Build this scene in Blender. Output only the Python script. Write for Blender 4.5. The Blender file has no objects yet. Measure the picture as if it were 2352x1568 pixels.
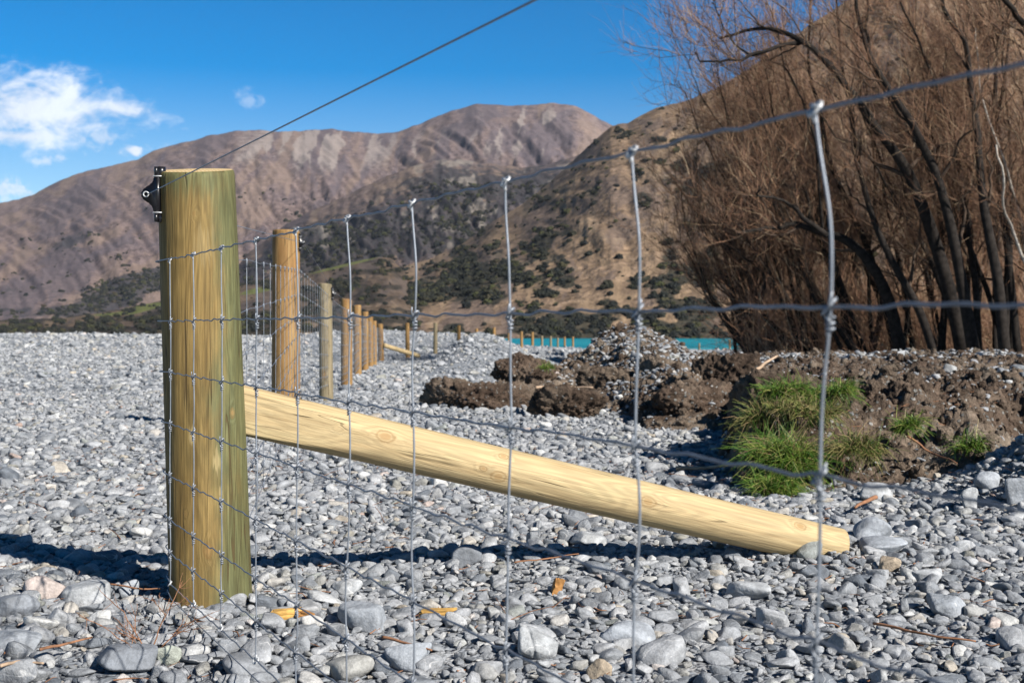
import bpy, bmesh, math, random
import numpy as np
from mathutils import Vector, Matrix, Euler

# ------------------------------------------------------------------ camera, light, sky
SC = bpy.context.scene
COL = SC.collection
F, CU, HV, CH = 2903.0, 1176.0, 751.0, 0.78      # focal length and principal point measured on the photograph
def P(u, v, Y):
    return np.array([(u - CU) / F * Y, Y, CH - (v - HV) / F * Y])

cam_d = bpy.data.cameras.new('camera')
cam = bpy.data.objects.new('camera', cam_d); COL.objects.link(cam)
cam.location = (0, 0, CH); cam.rotation_euler = (math.pi / 2, 0, 0)
cam_d.sensor_width = 36; cam_d.lens = F / 2352 * 36
cam_d.shift_y = -33 / 2352
cam_d.clip_start = 0.05; cam_d.clip_end = 20000
cam_d.dof.use_dof = True; cam_d.dof.focus_distance = 3.5; cam_d.dof.aperture_fstop = 8.6
SC.camera = cam

SUN_EL = math.radians(33); SUN_AZ = math.radians(133.8)     # azimuth clockwise from +Y
to_sun = Vector((math.sin(SUN_AZ) * math.cos(SUN_EL), math.cos(SUN_AZ) * math.cos(SUN_EL), math.sin(SUN_EL)))
sun_d = bpy.data.lights.new('sun', 'SUN'); sun_d.energy = 5.0; sun_d.angle = math.radians(0.5); sun_d.color = (1.0, 0.945, 0.87)
sun = bpy.data.objects.new('sun', sun_d); COL.objects.link(sun)
sun.rotation_euler = (-to_sun).to_track_quat('-Z', 'Y').to_euler(); sun.location = (10, -10, 12)
SC.view_settings.view_transform = 'Standard'; SC.view_settings.look = 'None'
SC.view_settings.exposure = 0.92; SC.view_settings.gamma = 1
SKY_STRENGTH = 0.066

class NT:
    """small node-tree helper"""
    def __init__(s, tree): s.t = tree; s.N = tree.nodes; s.L = tree.links
    def n(s, typ, ins=None, **kw):
        nd = s.N.new(typ)
        for k, v in kw.items(): setattr(nd, k, v)
        for k, v in (ins or {}).items():
            sock = nd.inputs[k]
            if hasattr(v, 'is_linked') or isinstance(v, bpy.types.NodeSocket): s.L.new(v, sock)
            else: sock.default_value = v
        return nd
    def math(s, op, a, b=0.0, c=0.0, clamp=False):
        return s.n('ShaderNodeMath', {0: a, 1: b, 2: c}, operation=op, use_clamp=clamp).outputs[0]
    def vmath(s, op, a, b=(0, 0, 0)):
        return s.n('ShaderNodeVectorMath', {0: a, 1: b}, operation=op).outputs[0]
    def mapr(s, x, a, b, c=0.0, d=1.0, smooth=True):
        return s.n('ShaderNodeMapRange', {0: x, 1: a, 2: b, 3: c, 4: d}, interpolation_type='SMOOTHSTEP' if smooth else 'LINEAR').outputs[0]
    def noise(s, vec, scale, detail=4.0, rough=0.55, dist=0.0, out=0):
        return s.n('ShaderNodeTexNoise', {'Vector': vec, 'Scale': scale, 'Detail': detail, 'Roughness': rough, 'Distortion': dist}).outputs[out]
    def voro(s, vec, scale, feature='F1', out='Distance', rnd=1.0):
        return s.n('ShaderNodeTexVoronoi', {'Vector': vec, 'Scale': scale, 'Randomness': rnd}, feature=feature).outputs[out]
    def mapping(s, vec, scale=(1, 1, 1), loc=(0, 0, 0), rot=(0, 0, 0)):
        return s.n('ShaderNodeMapping', {'Vector': vec, 'Location': loc, 'Rotation': rot, 'Scale': scale}).outputs[0]
    def mix(s, fac, a, b, blend='MIX'):
        nd = s.N.new('ShaderNodeMix'); nd.data_type = 'RGBA'; nd.blend_type = blend; nd.clamp_factor = True
        for i, v in ((0, fac), (6, a), (7, b)):
            if isinstance(v, bpy.types.NodeSocket): s.L.new(v, nd.inputs[i])
            elif i == 0: nd.inputs[0].default_value = v
            else: nd.inputs[i].default_value = (*v, 1) if len(v) == 3 else v
        return nd.outputs[2]
    def ramp(s, fac, stops, interp='LINEAR'):
        nd = s.N.new('ShaderNodeValToRGB'); cr = nd.color_ramp; cr.interpolation = interp
        while len(cr.elements) < len(stops): cr.elements.new(0.5)
        for e, (p, c) in zip(cr.elements, stops):
            e.position = p; e.color = (*c, 1) if len(c) == 3 else c
        s.L.new(fac, nd.inputs[0]); return nd.outputs[0]
    def grey(s, x):   # scalar -> colour multiplier
        return s.n('ShaderNodeCombineColor', {0: x, 1: x, 2: x}).outputs[0]

def new_mat(name):
    m = bpy.data.materials.new(name); m.use_nodes = True
    m.node_tree.nodes.clear(); return m, NT(m.node_tree)
def finish(m, g, color, rough=0.8, bump=None, bdist=0.01, bstr=1.0, spec=0.3, metal=0.0, trans=None):
    b = g.n('ShaderNodeBsdfPrincipled')
    def put(k, v):
        if isinstance(v, bpy.types.NodeSocket): g.L.new(v, b.inputs[k])
        else: b.inputs[k].default_value = (*v, 1) if isinstance(v, tuple) and len(v) == 3 else v
    put('Base Color', color); put('Roughness', rough); put('Specular IOR Level', spec); put('Metallic', metal)
    if bump is not None:
        bn = g.n('ShaderNodeBump', {'Height': bump, 'Distance': bdist, 'Strength': bstr})
        g.L.new(bn.outputs[0], b.inputs['Normal'])
    o = g.n('ShaderNodeOutputMaterial'); g.L.new(b.outputs[0], o.inputs[0])
    return m

def build_world():
    w = bpy.data.worlds.new('World'); SC.world = w; w.use_nodes = True
    w.node_tree.nodes.clear(); g = NT(w.node_tree)
    sky = g.n('ShaderNodeTexSky', sky_type='NISHITA', sun_disc=False, sun_elevation=SUN_EL, sun_rotation=SUN_AZ,
              altitude=1500, air_density=1.0, dust_density=0.3, ozone_density=2.0)
    el = g.n('ShaderNodeSeparateXYZ', {0: g.n('ShaderNodeTexCoord').outputs['Generated']}).outputs[2]
    hs = g.n('ShaderNodeHueSaturation', {'Hue': 0.503, 'Saturation': g.mapr(el, .06, .27, 1.32, 1.75), 'Value': 1.0, 'Color': sky.outputs[0]}).outputs[0]
    # a few fair-weather clouds low over the range, laid out by sky direction
    d = g.n('ShaderNodeTexCoord').outputs['Generated']
    sp = g.n('ShaderNodeSeparateXYZ', {0: d})
    yy = g.math('MAXIMUM', sp.outputs[1], 0.02)
    a = g.math('DIVIDE', sp.outputs[0], yy); b = g.math('DIVIDE', sp.outputs[2], yy)
    v = g.n('ShaderNodeCombineXYZ', {0: a, 1: b, 2: 0.0}).outputs[0]
    fb = g.noise(g.mapping(v, (1.0, 1.7, 1.0), rot=(0, 0, 0.12)), 22.0, 7.0, 0.6, 0.6)
    fb2 = g.noise(g.mapping(v, (1.0, 1.4, 1.0), loc=(3.1, 1.7, 0)), 70.0, 5.0, 0.6, 0.4)
    nz = g.math('MULTIPLY_ADD', g.math('SUBTRACT', fb, 0.5), 2.3, g.math('MULTIPLY', g.math('SUBTRACT', fb2, 0.5), 1.1))
    mask = None
    for (u, vv, ru, rv, rot, dens) in ((60, 246, 300, 98, -0.10, 1.0), (-60, 235, 190, 100, 0.0, 1.0), (270, 250, 140, 30, -0.12, 0.95), (30, 312, 200, 26, 0.02, .95), (312, 348, 42, 22, 0.05, 1.0),
                                 (573, 229, 32, 22, -0.6, .3), (105, 370, 58, 14, 0.0, 0.6), (10, 432, 95, 30, -0.25, 0.75), (230, 318, 70, 40, 0, .55)):
        ca, cb = (u - CU) / F, (HV - vv) / F
        q = g.mapping(v, (F / ru, F / rv, 1)) if rot == 0 else None
        dx = g.math('SUBTRACT', a, ca); dy = g.math('SUBTRACT', b, cb)
        c_, s_ = math.cos(rot), math.sin(rot)
        rx = g.math('ADD', g.math('MULTIPLY', dx, c_), g.math('MULTIPLY', dy, s_))
        ry = g.math('SUBTRACT', g.math('MULTIPLY', dy, c_), g.math('MULTIPLY', dx, s_))
        ex = g.math('MULTIPLY', rx, F / ru); ey = g.math('MULTIPLY', ry, F / rv)
        r = g.math('SQRT', g.math('ADD', g.math('MULTIPLY', ex, ex), g.math('MULTIPLY', ey, ey)))
        val = g.math('ADD', g.math('SUBTRACT', 1.08 if ru > 100 else 1.0, r), nz if ru > 100 else g.math('MULTIPLY_ADD', g.math('SUBTRACT', fb2, 0.5), 3.2, g.math('MULTIPLY', nz, .6)))
        m = g.math('MULTIPLY', g.mapr(val, 0.0, 1.05), dens)
        mask = m if mask is None else g.math('MAXIMUM', mask, m)
    shade = g.mapr(fb, 0.3, 0.7, 0.82, 1.0)
    cloud = g.mix(1.0, (8.2, 8.8, 9.8), g.grey(shade), 'MULTIPLY')
    col = g.mix(g.math('MULTIPLY', mask, 0.93), hs, cloud)
    col = g.mix(1.0, col, g.grey(g.mapr(sp.outputs[2], 0.16, 0.75, 1.0, 0.38)), 'MULTIPLY')      # deep clear winter zenith
    bg = g.n('ShaderNodeBackground', {'Color': col, 'Strength': SKY_STRENGTH})
    o = g.n('ShaderNodeOutputWorld'); g.L.new(bg.outputs[0], o.inputs[0])
build_world()

# ------------------------------------------------------------------ numeric helpers
rng = np.random.default_rng(11)
random.seed(11)
def _hash(ix, iy, iz, seed):
    h = (ix.astype(np.int64) * 374761393 + iy.astype(np.int64) * 668265263 + iz.astype(np.int64) * 1274126177 + seed * 974711) & 0xffffffff
    h = ((h ^ (h >> 13)) * 1274126177) & 0xffffffff
    h = ((h ^ (h >> 16)) * 2246822519) & 0xffffffff
    return ((h ^ (h >> 15)) & 0xffff) / 32767.5 - 1.0
def noise(x, y, z=0.0, seed=0):
    x, y, z = np.broadcast_arrays(np.asarray(x, float), np.asarray(y, float), np.asarray(z, float))
    ix, iy, iz = np.floor(x), np.floor(y), np.floor(z)
    fx, fy, fz = x - ix, y - iy, z - iz
    q = lambda t: t * t * t * (t * (t * 6 - 15) + 10)
    fx, fy, fz = q(fx), q(fy), q(fz)
    r = 0.0
    for a in (0, 1):
        wx = fx if a else 1 - fx
        for b in (0, 1):
            wy = fy if b else 1 - fy
            for c in (0, 1):
                r = r + wx * wy * (fz if c else 1 - fz) * _hash(ix + a, iy + b, iz + c, seed)
    return r
def fbm(x, y, z=0.0, octv=4, seed=0, gain=0.5, lac=2.03):
    r, amp = 0.0, 1.0
    for o in range(octv):
        r = r + amp * noise(np.asarray(x) * lac ** o + 17.3 * o, np.asarray(y) * lac ** o - 9.1 * o, np.asarray(z) * lac ** o, seed + o)
        amp *= gain
    return r
def sstep(a, b, x):
    t = np.clip((np.asarray(x, float) - a) / (b - a), 0, 1); return t * t * (3 - 2 * t)

def mk_mesh(name, V, quads=None, tris=None, smooth=True, mats=(), mat_idx=None):
    me = bpy.data.meshes.new(name)
    V = np.asarray(V, np.float32).reshape(-1, 3)
    quads = np.zeros((0, 4), np.int32) if quads is None else np.asarray(quads, np.int32).reshape(-1, 4)
    tris = np.zeros((0, 3), np.int32) if tris is None else np.asarray(tris, np.int32).reshape(-1, 3)
    loops = np.concatenate([quads.ravel(), tris.ravel()])
    starts = np.concatenate([np.arange(len(quads)) * 4, len(quads) * 4 + np.arange(len(tris)) * 3]).astype(np.int32)
    me.vertices.add(len(V)); me.vertices.foreach_set('co', V.ravel())
    me.loops.add(len(loops)); me.loops.foreach_set('vertex_index', loops.astype(np.int32))
    me.polygons.add(len(starts)); me.polygons.foreach_set('loop_start', starts)
    me.polygons.foreach_set('use_smooth', np.full(len(starts), smooth))
    for m in mats: me.materials.append(m)
    if mat_idx is not None: me.polygons.foreach_set('material_index', np.asarray(mat_idx, np.int32))
    me.update(calc_edges=True); me.validate()
    return me

class MB:
    """collects tubes and lumps and links them as ONE mesh object"""
    def __init__(s): s.V = []; s.Q = []; s.T = []; s.n = 0
    def add(s, V, Q=None, T=None):
        V = np.asarray(V, float).reshape(-1, 3); s.V.append(V)
        if Q is not None and len(Q): s.Q.append(np.asarray(Q) + s.n)
        if T is not None and len(T): s.T.append(np.asarray(T) + s.n)
        s.n += len(V)
    def tube(s, pts, rad, sides=8, cap=True, noise_amp=0.0, seed=0):
        pts = np.asarray(pts, float); n = len(pts)
        rad = np.broadcast_to(np.asarray(rad, float), (n,))
        tan = np.gradient(pts, axis=0); tan /= np.linalg.norm(tan, axis=1)[:, None] + 1e-12
        up = np.array([0, 0, 1.0]) if abs(tan[0][2]) < 0.9 else np.array([1.0, 0, 0])
        nrm = np.cross(tan[0], up); nrm /= np.linalg.norm(nrm)
        ang = np.arange(sides) / sides * 2 * np.pi
        V = []
        for i in range(n):
            nrm = nrm - tan[i] * nrm.dot(tan[i]); nrm /= np.linalg.norm(nrm) + 1e-12
            bi = np.cross(tan[i], nrm)
            V.append(pts[i] + rad[i] * (np.cos(ang)[:, None] * nrm + np.sin(ang)[:, None] * bi))
        V = np.concatenate(V)
        i = np.arange(n - 1)[:, None] * sides; j = np.arange(sides)[None]; k = (j + 1) % sides
        Q = np.stack([i + j, i + k, i + sides + k, i + sides + j], -1).reshape(-1, 4)
        T = None
        if cap:
            V = np.concatenate([V, pts[:1], pts[-1:]]); c0, c1 = n * sides, n * sides + 1
            j = np.arange(sides); k = (j + 1) % sides
            T = np.concatenate([np.stack([np.full(sides, c0), k, j], -1), np.stack([np.full(sides, c1), (n - 1) * sides + j, (n - 1) * sides + k], -1)])
        s.add(V, Q, T)
    def strands(s, A, B, C, r0, r2, sides=3):
        """many thin three-point twigs at once"""
        N = len(A)
        if N == 0: return
        pts = np.stack([A, B, C], 1); rad = np.stack([r0, (r0 + r2) / 2, r2], 1)
        d = C - A; d /= np.linalg.norm(d, axis=1)[:, None] + 1e-9
        ref = np.where(np.abs(d[:, 2:3]) < 0.9, np.array([[0, 0, 1.0]]), np.array([[1.0, 0, 0]]))
        n1 = np.cross(d, ref); n1 /= np.linalg.norm(n1, axis=1)[:, None] + 1e-9
        n2 = np.cross(d, n1)
        ang = np.arange(sides) / sides * 2 * np.pi
        off = np.cos(ang)[None, :, None] * n1[:, None] + np.sin(ang)[None, :, None] * n2[:, None]
        V = pts[:, :, None, :] + rad[:, :, None, None] * off[:, None]
        V = V.reshape(-1, 3)
        base = (np.arange(N) * 3 * sides)[:, None, None]; i = (np.arange(2) * sides)[None, :, None]; j = np.arange(sides)[None, None]; k = (j + 1) % sides
        Q = np.stack(np.broadcast_arrays(base + i + j, base + i + k, base + i + sides + k, base + i + sides + j), -1).reshape(-1, 4)
        s.add(V, Q)
    def data(s):
        V = np.concatenate(s.V); Q = np.concatenate(s.Q) if s.Q else None; T = np.concatenate(s.T) if s.T else None
        return V, Q, T
    def build(s, name, mat, parent=None, smooth=True, origin=(0, 0, 0)):
        V, Q, T = s.data()
        return link(name, mk_mesh(name, V - np.asarray(origin), Q, T, smooth, (mat,)), parent, origin if parent is None else None)

def link(name, me, parent=None, loc=None):
    o = bpy.data.objects.new(name, me); COL.objects.link(o)
    if parent is not None: o.parent = parent
    if loc is not None: o.location = loc
    return o
def tag(o, label=None, cat=None, group=None, kind=None):
    if label: o['label'] = label
    if cat: o['category'] = cat
    if group: o['group'] = group
    if kind: o['kind'] = kind
    return o
def empty(name, loc):
    o = bpy.data.objects.new(name, None); COL.objects.link(o); o.location = loc; o.empty_display_size = 0.1
    return o
def copy_tree(o, parent=None):
    c = o.copy(); COL.objects.link(c); c.parent = parent
    for ch in o.children: copy_tree(ch, c)
    return c

def ico(sub):
    bm = bmesh.new(); bmesh.ops.create_icosphere(bm, subdivisions=sub, radius=1)
    V = np.array([v.co[:] for v in bm.verts]); T = np.array([[v.index for v in f.verts] for f in bm.faces]); bm.free()
    V /= np.linalg.norm(V, axis=1)[:, None]
    return V, T
ICO = {k: ico(k) for k in (2, 3, 4, 5, 6)}

def stone_shape(seed, sub=4, flat=None, k=None, planes=None):
    """water-worn stone: a rounded polyhedron, longest axis 1"""
    r_ = np.random.default_rng(seed); D, T = ICO[sub]
    n = planes or int(r_.integers(9, 18)); nr = r_.normal(size=(n, 3)); nr /= np.linalg.norm(nr, axis=1)[:, None]
    nr = np.concatenate([nr, np.eye(3), -np.eye(3)]); p = r_.uniform(0.72, 1.08, len(nr)); p[n:] = 1.12
    kk = k or r_.uniform(7, 17)
    rad = (np.maximum(D @ nr.T / p, 0) ** kk).sum(1) ** (-1 / kk)
    V = D * rad[:, None]
    V *= 1 + 0.030 * fbm(V[:, 0] * 1.8 + seed, V[:, 1] * 1.8, V[:, 2] * 1.8, 3, seed)[:, None]
    s = np.array([1.0, r_.uniform(0.58, 0.95), flat or r_.uniform(0.32, 0.66)])
    V = V * s
    V -= (V.max(0) + V.min(0)) / 2
    return V / np.ptp(V[:, 0]), T

def scatter(name, pts, scl, rot, idx, coll, mat=None):
    """one object instancing the shapes of a collection on its points"""
    me = bpy.data.meshes.new(name); N = len(pts)
    me.vertices.add(N); me.vertices.foreach_set('co', np.asarray(pts, np.float32).ravel())
    for nm, typ, arr in (('scl', 'FLOAT_VECTOR', scl), ('rot', 'FLOAT_VECTOR', rot)):
        at = me.attributes.new(nm, typ, 'POINT'); at.data.foreach_set('vector', np.asarray(arr, np.float32).ravel())
    at = me.attributes.new('idx', 'INT', 'POINT'); at.data.foreach_set('value', np.asarray(idx, np.int32))
    if mat: me.materials.append(mat)
    o = link(name, me)
    t = bpy.data.node_groups.new(name + '_scatter', 'GeometryNodeTree')
    t.interface.new_socket('Geometry', in_out='INPUT', socket_type='NodeSocketGeometry')
    t.interface.new_socket('Geometry', in_out='OUTPUT', socket_type='NodeSocketGeometry')
    g = NT(t); gi = g.n('NodeGroupInput'); go = g.n('NodeGroupOutput')
    ci = g.n('GeometryNodeCollectionInfo', {0: coll, 1: True, 2: True})
    def attr(nm, dt):
        nd = g.n('GeometryNodeInputNamedAttribute', data_type=dt); nd.inputs[0].default_value = nm
        return [s_ for s_ in nd.outputs if s_.enabled][0]
    er = g.n('FunctionNodeEulerToRotation', {0: attr('rot', 'FLOAT_VECTOR')})
    ip = g.n('GeometryNodeInstanceOnPoints')
    g.L.new(gi.outputs[0], ip.inputs['Points']); g.L.new(ci.outputs[0], ip.inputs['Instance'])
    ip.inputs['Pick Instance'].default_value = True
    g.L.new(attr('idx', 'INT'), ip.inputs['Instance Index'])
    g.L.new(er.outputs[0], ip.inputs['Rotation']); g.L.new(attr('scl', 'FLOAT_VECTOR'), ip.inputs['Scale'])
    g.L.new(ip.outputs[0], go.inputs[0])
    md = o.modifiers.new('scatter', 'NODES'); md.node_group = t
    return o

# ------------------------------------------------------------------ materials
def stone_material(name, tint=None, dark=1.0, vein=True):
    m, g = new_mat(name)
    oi = g.n('ShaderNodeObjectInfo').outputs['Random']
    tc = g.n('ShaderNodeTexCoord').outputs['Object']
    off = g.n('ShaderNodeCombineXYZ', {0: g.math('MULTIPLY', oi, 91.0), 1: g.math('MULTIPLY', oi, 37.0), 2: g.math('MULTIPLY', oi, 53.0)}).outputs[0]
    v = g.vmath('ADD', tc, off)
    if tint is None:
        base = g.ramp(oi, [(0.0, (.105, .120, .140)), (0.10, (.165, .177, .192)), (0.30, (.218, .230, .245)), (0.55, (.260, .270, .283)), (0.78, (.312, .320, .330)),
                           (0.85, (.24, .238, .222)), (0.91, (.39, .40, .405)), (0.945, (.31, .275, .225)), (0.965, (.18, .196, .186)), (0.99, (.46, .46, .45)), (1.0, (.30, .225, .19))])
    else:
        base = g.ramp(oi, [(0, tuple(c * .9 for c in tint)), (1, tuple(min(1, c * 1.1) for c in tint))])
    n1 = g.noise(v, 2.2, 5, 0.6); n2 = g.noise(v, 14.0, 4, 0.7)
    col = g.mix(1.0, base, g.grey(g.mapr(n1, 0.3, 0.7, 0.70, 1.22)), 'MULTIPLY')
    col = g.mix(1.0, col, g.grey(g.mapr(n2, 0.3, 0.72, 0.80, 1.14)), 'MULTIPLY')
    if vein:
        w = g.math('ABSOLUTE', g.math('SUBTRACT', g.noise(g.mapping(v, (1.0, 2.6, 1.4), rot=(.5, .3, .7)), 1.1, 1, 0.4, 0.3), 0.5))
        has = g.math('GREATER_THAN', g.math('FRACT', g.math('MULTIPLY', oi, 17.31)), 0.62)
        col = g.mix(g.math('MULTIPLY', g.mapr(w, 0.010, 0.002), g.math('MULTIPLY', has, 0.45)), col, (.58, .58, .57))
    if dark != 1.0: col = g.mix(1.0, col, (dark, dark, dark), 'MULTIPLY')
    h = g.math('ADD', g.math('MULTIPLY', n2, 0.35), g.noise(v, 5.0, 6, 0.65))
    return finish(m, g, col, g.mapr(n1, .3, .7, .62, .88), h, 0.010, 0.6, 0.35)

M = {}
M['stone'] = stone_material('river_stone')
M['stone_pale'] = stone_material('pale_stone', (.30, .312, .322))
M['stone_white'] = stone_material('white_stone', (.45, .452, .44), vein=False)
M['stone_tan'] = stone_material('tan_stone', (.31, .255, .19))
M['stone_pink'] = stone_material('pinkish_stone', (.36, .31, .285))
M['stone_grey'] = stone_material('grey_stone', (.255, .275, .30))
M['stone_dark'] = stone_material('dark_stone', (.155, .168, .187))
M['stone_green'] = stone_material('greenish_stone', (.29, .31, .27))

def gravel_material():
    m, g = new_mat('fine_gravel')
    p = g.n('ShaderNodeNewGeometry').outputs['Position']
    c1 = g.n('ShaderNodeTexVoronoi', {'Vector': p, 'Scale': 85.0}); c2 = g.n('ShaderNodeTexVoronoi', {'Vector': p, 'Scale': 30.0}); c3 = g.n('ShaderNodeTexVoronoi', {'Vector': p, 'Scale': 9.0})
    def tone(v):
        x = g.n('ShaderNodeSeparateColor', {0: v.outputs['Color']}).outputs[0]
        return g.ramp(x, [(0, (.10, .112, .13)), (.35, (.19, .208, .232)), (.7, (.265, .285, .31)), (.85, (.26, .25, .235)), (1, (.38, .39, .40))])
    col = g.mix(g.mapr(g.noise(p, 13.0, 3), .42, .58), tone(c1), tone(c2))
    col = g.mix(0.35, col, tone(c3))
    patch = g.noise(p, 0.35, 4, 0.6)
    col = g.mix(1.0, col, g.grey(g.mapr(patch, .3, .7, .82, 1.12)), 'MULTIPLY')
    h = g.math('ADD', g.math('MULTIPLY', c1.outputs['Distance'], -0.25), g.math('ADD', g.math('MULTIPLY', c2.outputs['Distance'], -0.7), g.math('MULTIPLY', c3.outputs['Distance'], -0.8)))
    return finish(m, g, col, 0.85, h, 0.03, 0.9, 0.25)
M['gravel'] = gravel_material()

def soil_material(name, grit=0.5, dark=1.0):
    m, g = new_mat(name)
    p = g.n('ShaderNodeNewGeometry').outputs['Position']
    n1 = g.noise(p, 1.7, 5, 0.6); n2 = g.noise(p, 11.0, 6, 0.7); n3 = g.noise(p, 60.0, 4, 0.7)
    col = g.ramp(n1, [(0.28, (.058, .040, .030)), (0.43, (.092, .066, .049)), (0.56, (.145, .113, .086)), (0.72, (.215, .182, .145))])
    col = g.mix(1.0, col, g.grey(g.mapr(n2, .3, .7, .6, 1.35)), 'MULTIPLY')
    col = g.mix(1.0, col, g.grey(g.mapr(n3, .3, .7, .75, 1.25)), 'MULTIPLY')
    vo = g.n('ShaderNodeTexVoronoi', {'Vector': p, 'Scale': 38.0}); sp = g.n('ShaderNodeSeparateColor', {0: vo.outputs['Color']})
    is_grit = g.math('MULTIPLY', g.math('GREATER_THAN', sp.outputs[0], 1.0 - grit * 0.6), g.mapr(vo.outputs['Distance'], 0.5, 0.36))
    col = g.mix(is_grit, col, g.ramp(sp.outputs[1], [(0, (.10, .10, .098)), (.6, (.19, .185, .17)), (1, (.32, .31, .29))]))
    if dark != 1.0: col = g.mix(1.0, col, (dark, dark, dark), 'MULTIPLY')
    h = g.math('ADD', g.math('MULTIPLY', n2, 1.0), g.math('ADD', g.math('MULTIPLY', n3, .35), g.math('MULTIPLY', is_grit, .25)))
    return finish(m, g, col, 0.95, h, 0.05, 0.9, 0.1)
M['soil'] = soil_material('dug_soil', 0.45)
M['clod'] = soil_material('clod_soil', 0.22)
M['root_clod'] = soil_material('root_soil', 0.06, 0.78)

PC_ = np.array([-.890, 3.646])
def on_post(u, v, r=.114):
    d = np.array([(u - CU) / F, 1.0]); a = d @ d; b = -2 * d @ PC_; c = PC_ @ PC_ - r * r
    y = (-b - math.sqrt(max(b * b - 4 * a * c, 0))) / (2 * a)
    return np.array([d[0] * y - PC_[0], y - PC_[1], CH - (v - HV) / F * y])
A0 = P(556, 941, 3.72); B0 = P(1926, 1258, 4.22)           # ends of the brace's axis
BL = np.linalg.norm(B0 - A0); bz = (B0 - A0) / BL
bx = np.array([0, -1.0, 0]) - bz * (-bz[1]); bx /= np.linalg.norm(bx); by = np.cross(bz, bx)
def on_brace(u, v, r=.068):
    d = np.array([(u - CU) / F, 1.0, -(v - HV) / F]); o_ = np.array([0, 0, CH]) - A0
    dp = d - bz * (d @ bz); op = o_ - bz * (o_ @ bz)
    a = dp @ dp; b = 2 * dp @ op; c = op @ op - r * r
    y = (-b - math.sqrt(max(b * b - 4 * a * c, 0))) / (2 * a); p = o_ + d * y
    return np.array([p @ bx, p @ by, p @ bz])
KNOTS = {'strainer': [(on_post(*q), r * .72) for q, r in (((445, 490), .010), ((483, 583), .006), ((533, 948), .012), ((478, 1263), .018), ((558, 1240), .016), ((425, 1180), .006))],
         'brace': [(on_brace(*q), r * .70) for q, r in (((885, 1002), .024), ((1156, 1048), .014), ((1145, 1094), .022), ((1488, 1152), .022), ((1838, 1207), .019), ((775, 988), .008), ((1110, 1075), .011))]}
SCUFFS = [(on_post(497, 1060), .012, .038), (on_post(505, 1130), .008, .022), (on_post(470, 560), .035, .07), (on_post(440, 1000), .012, .03)]
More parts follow.
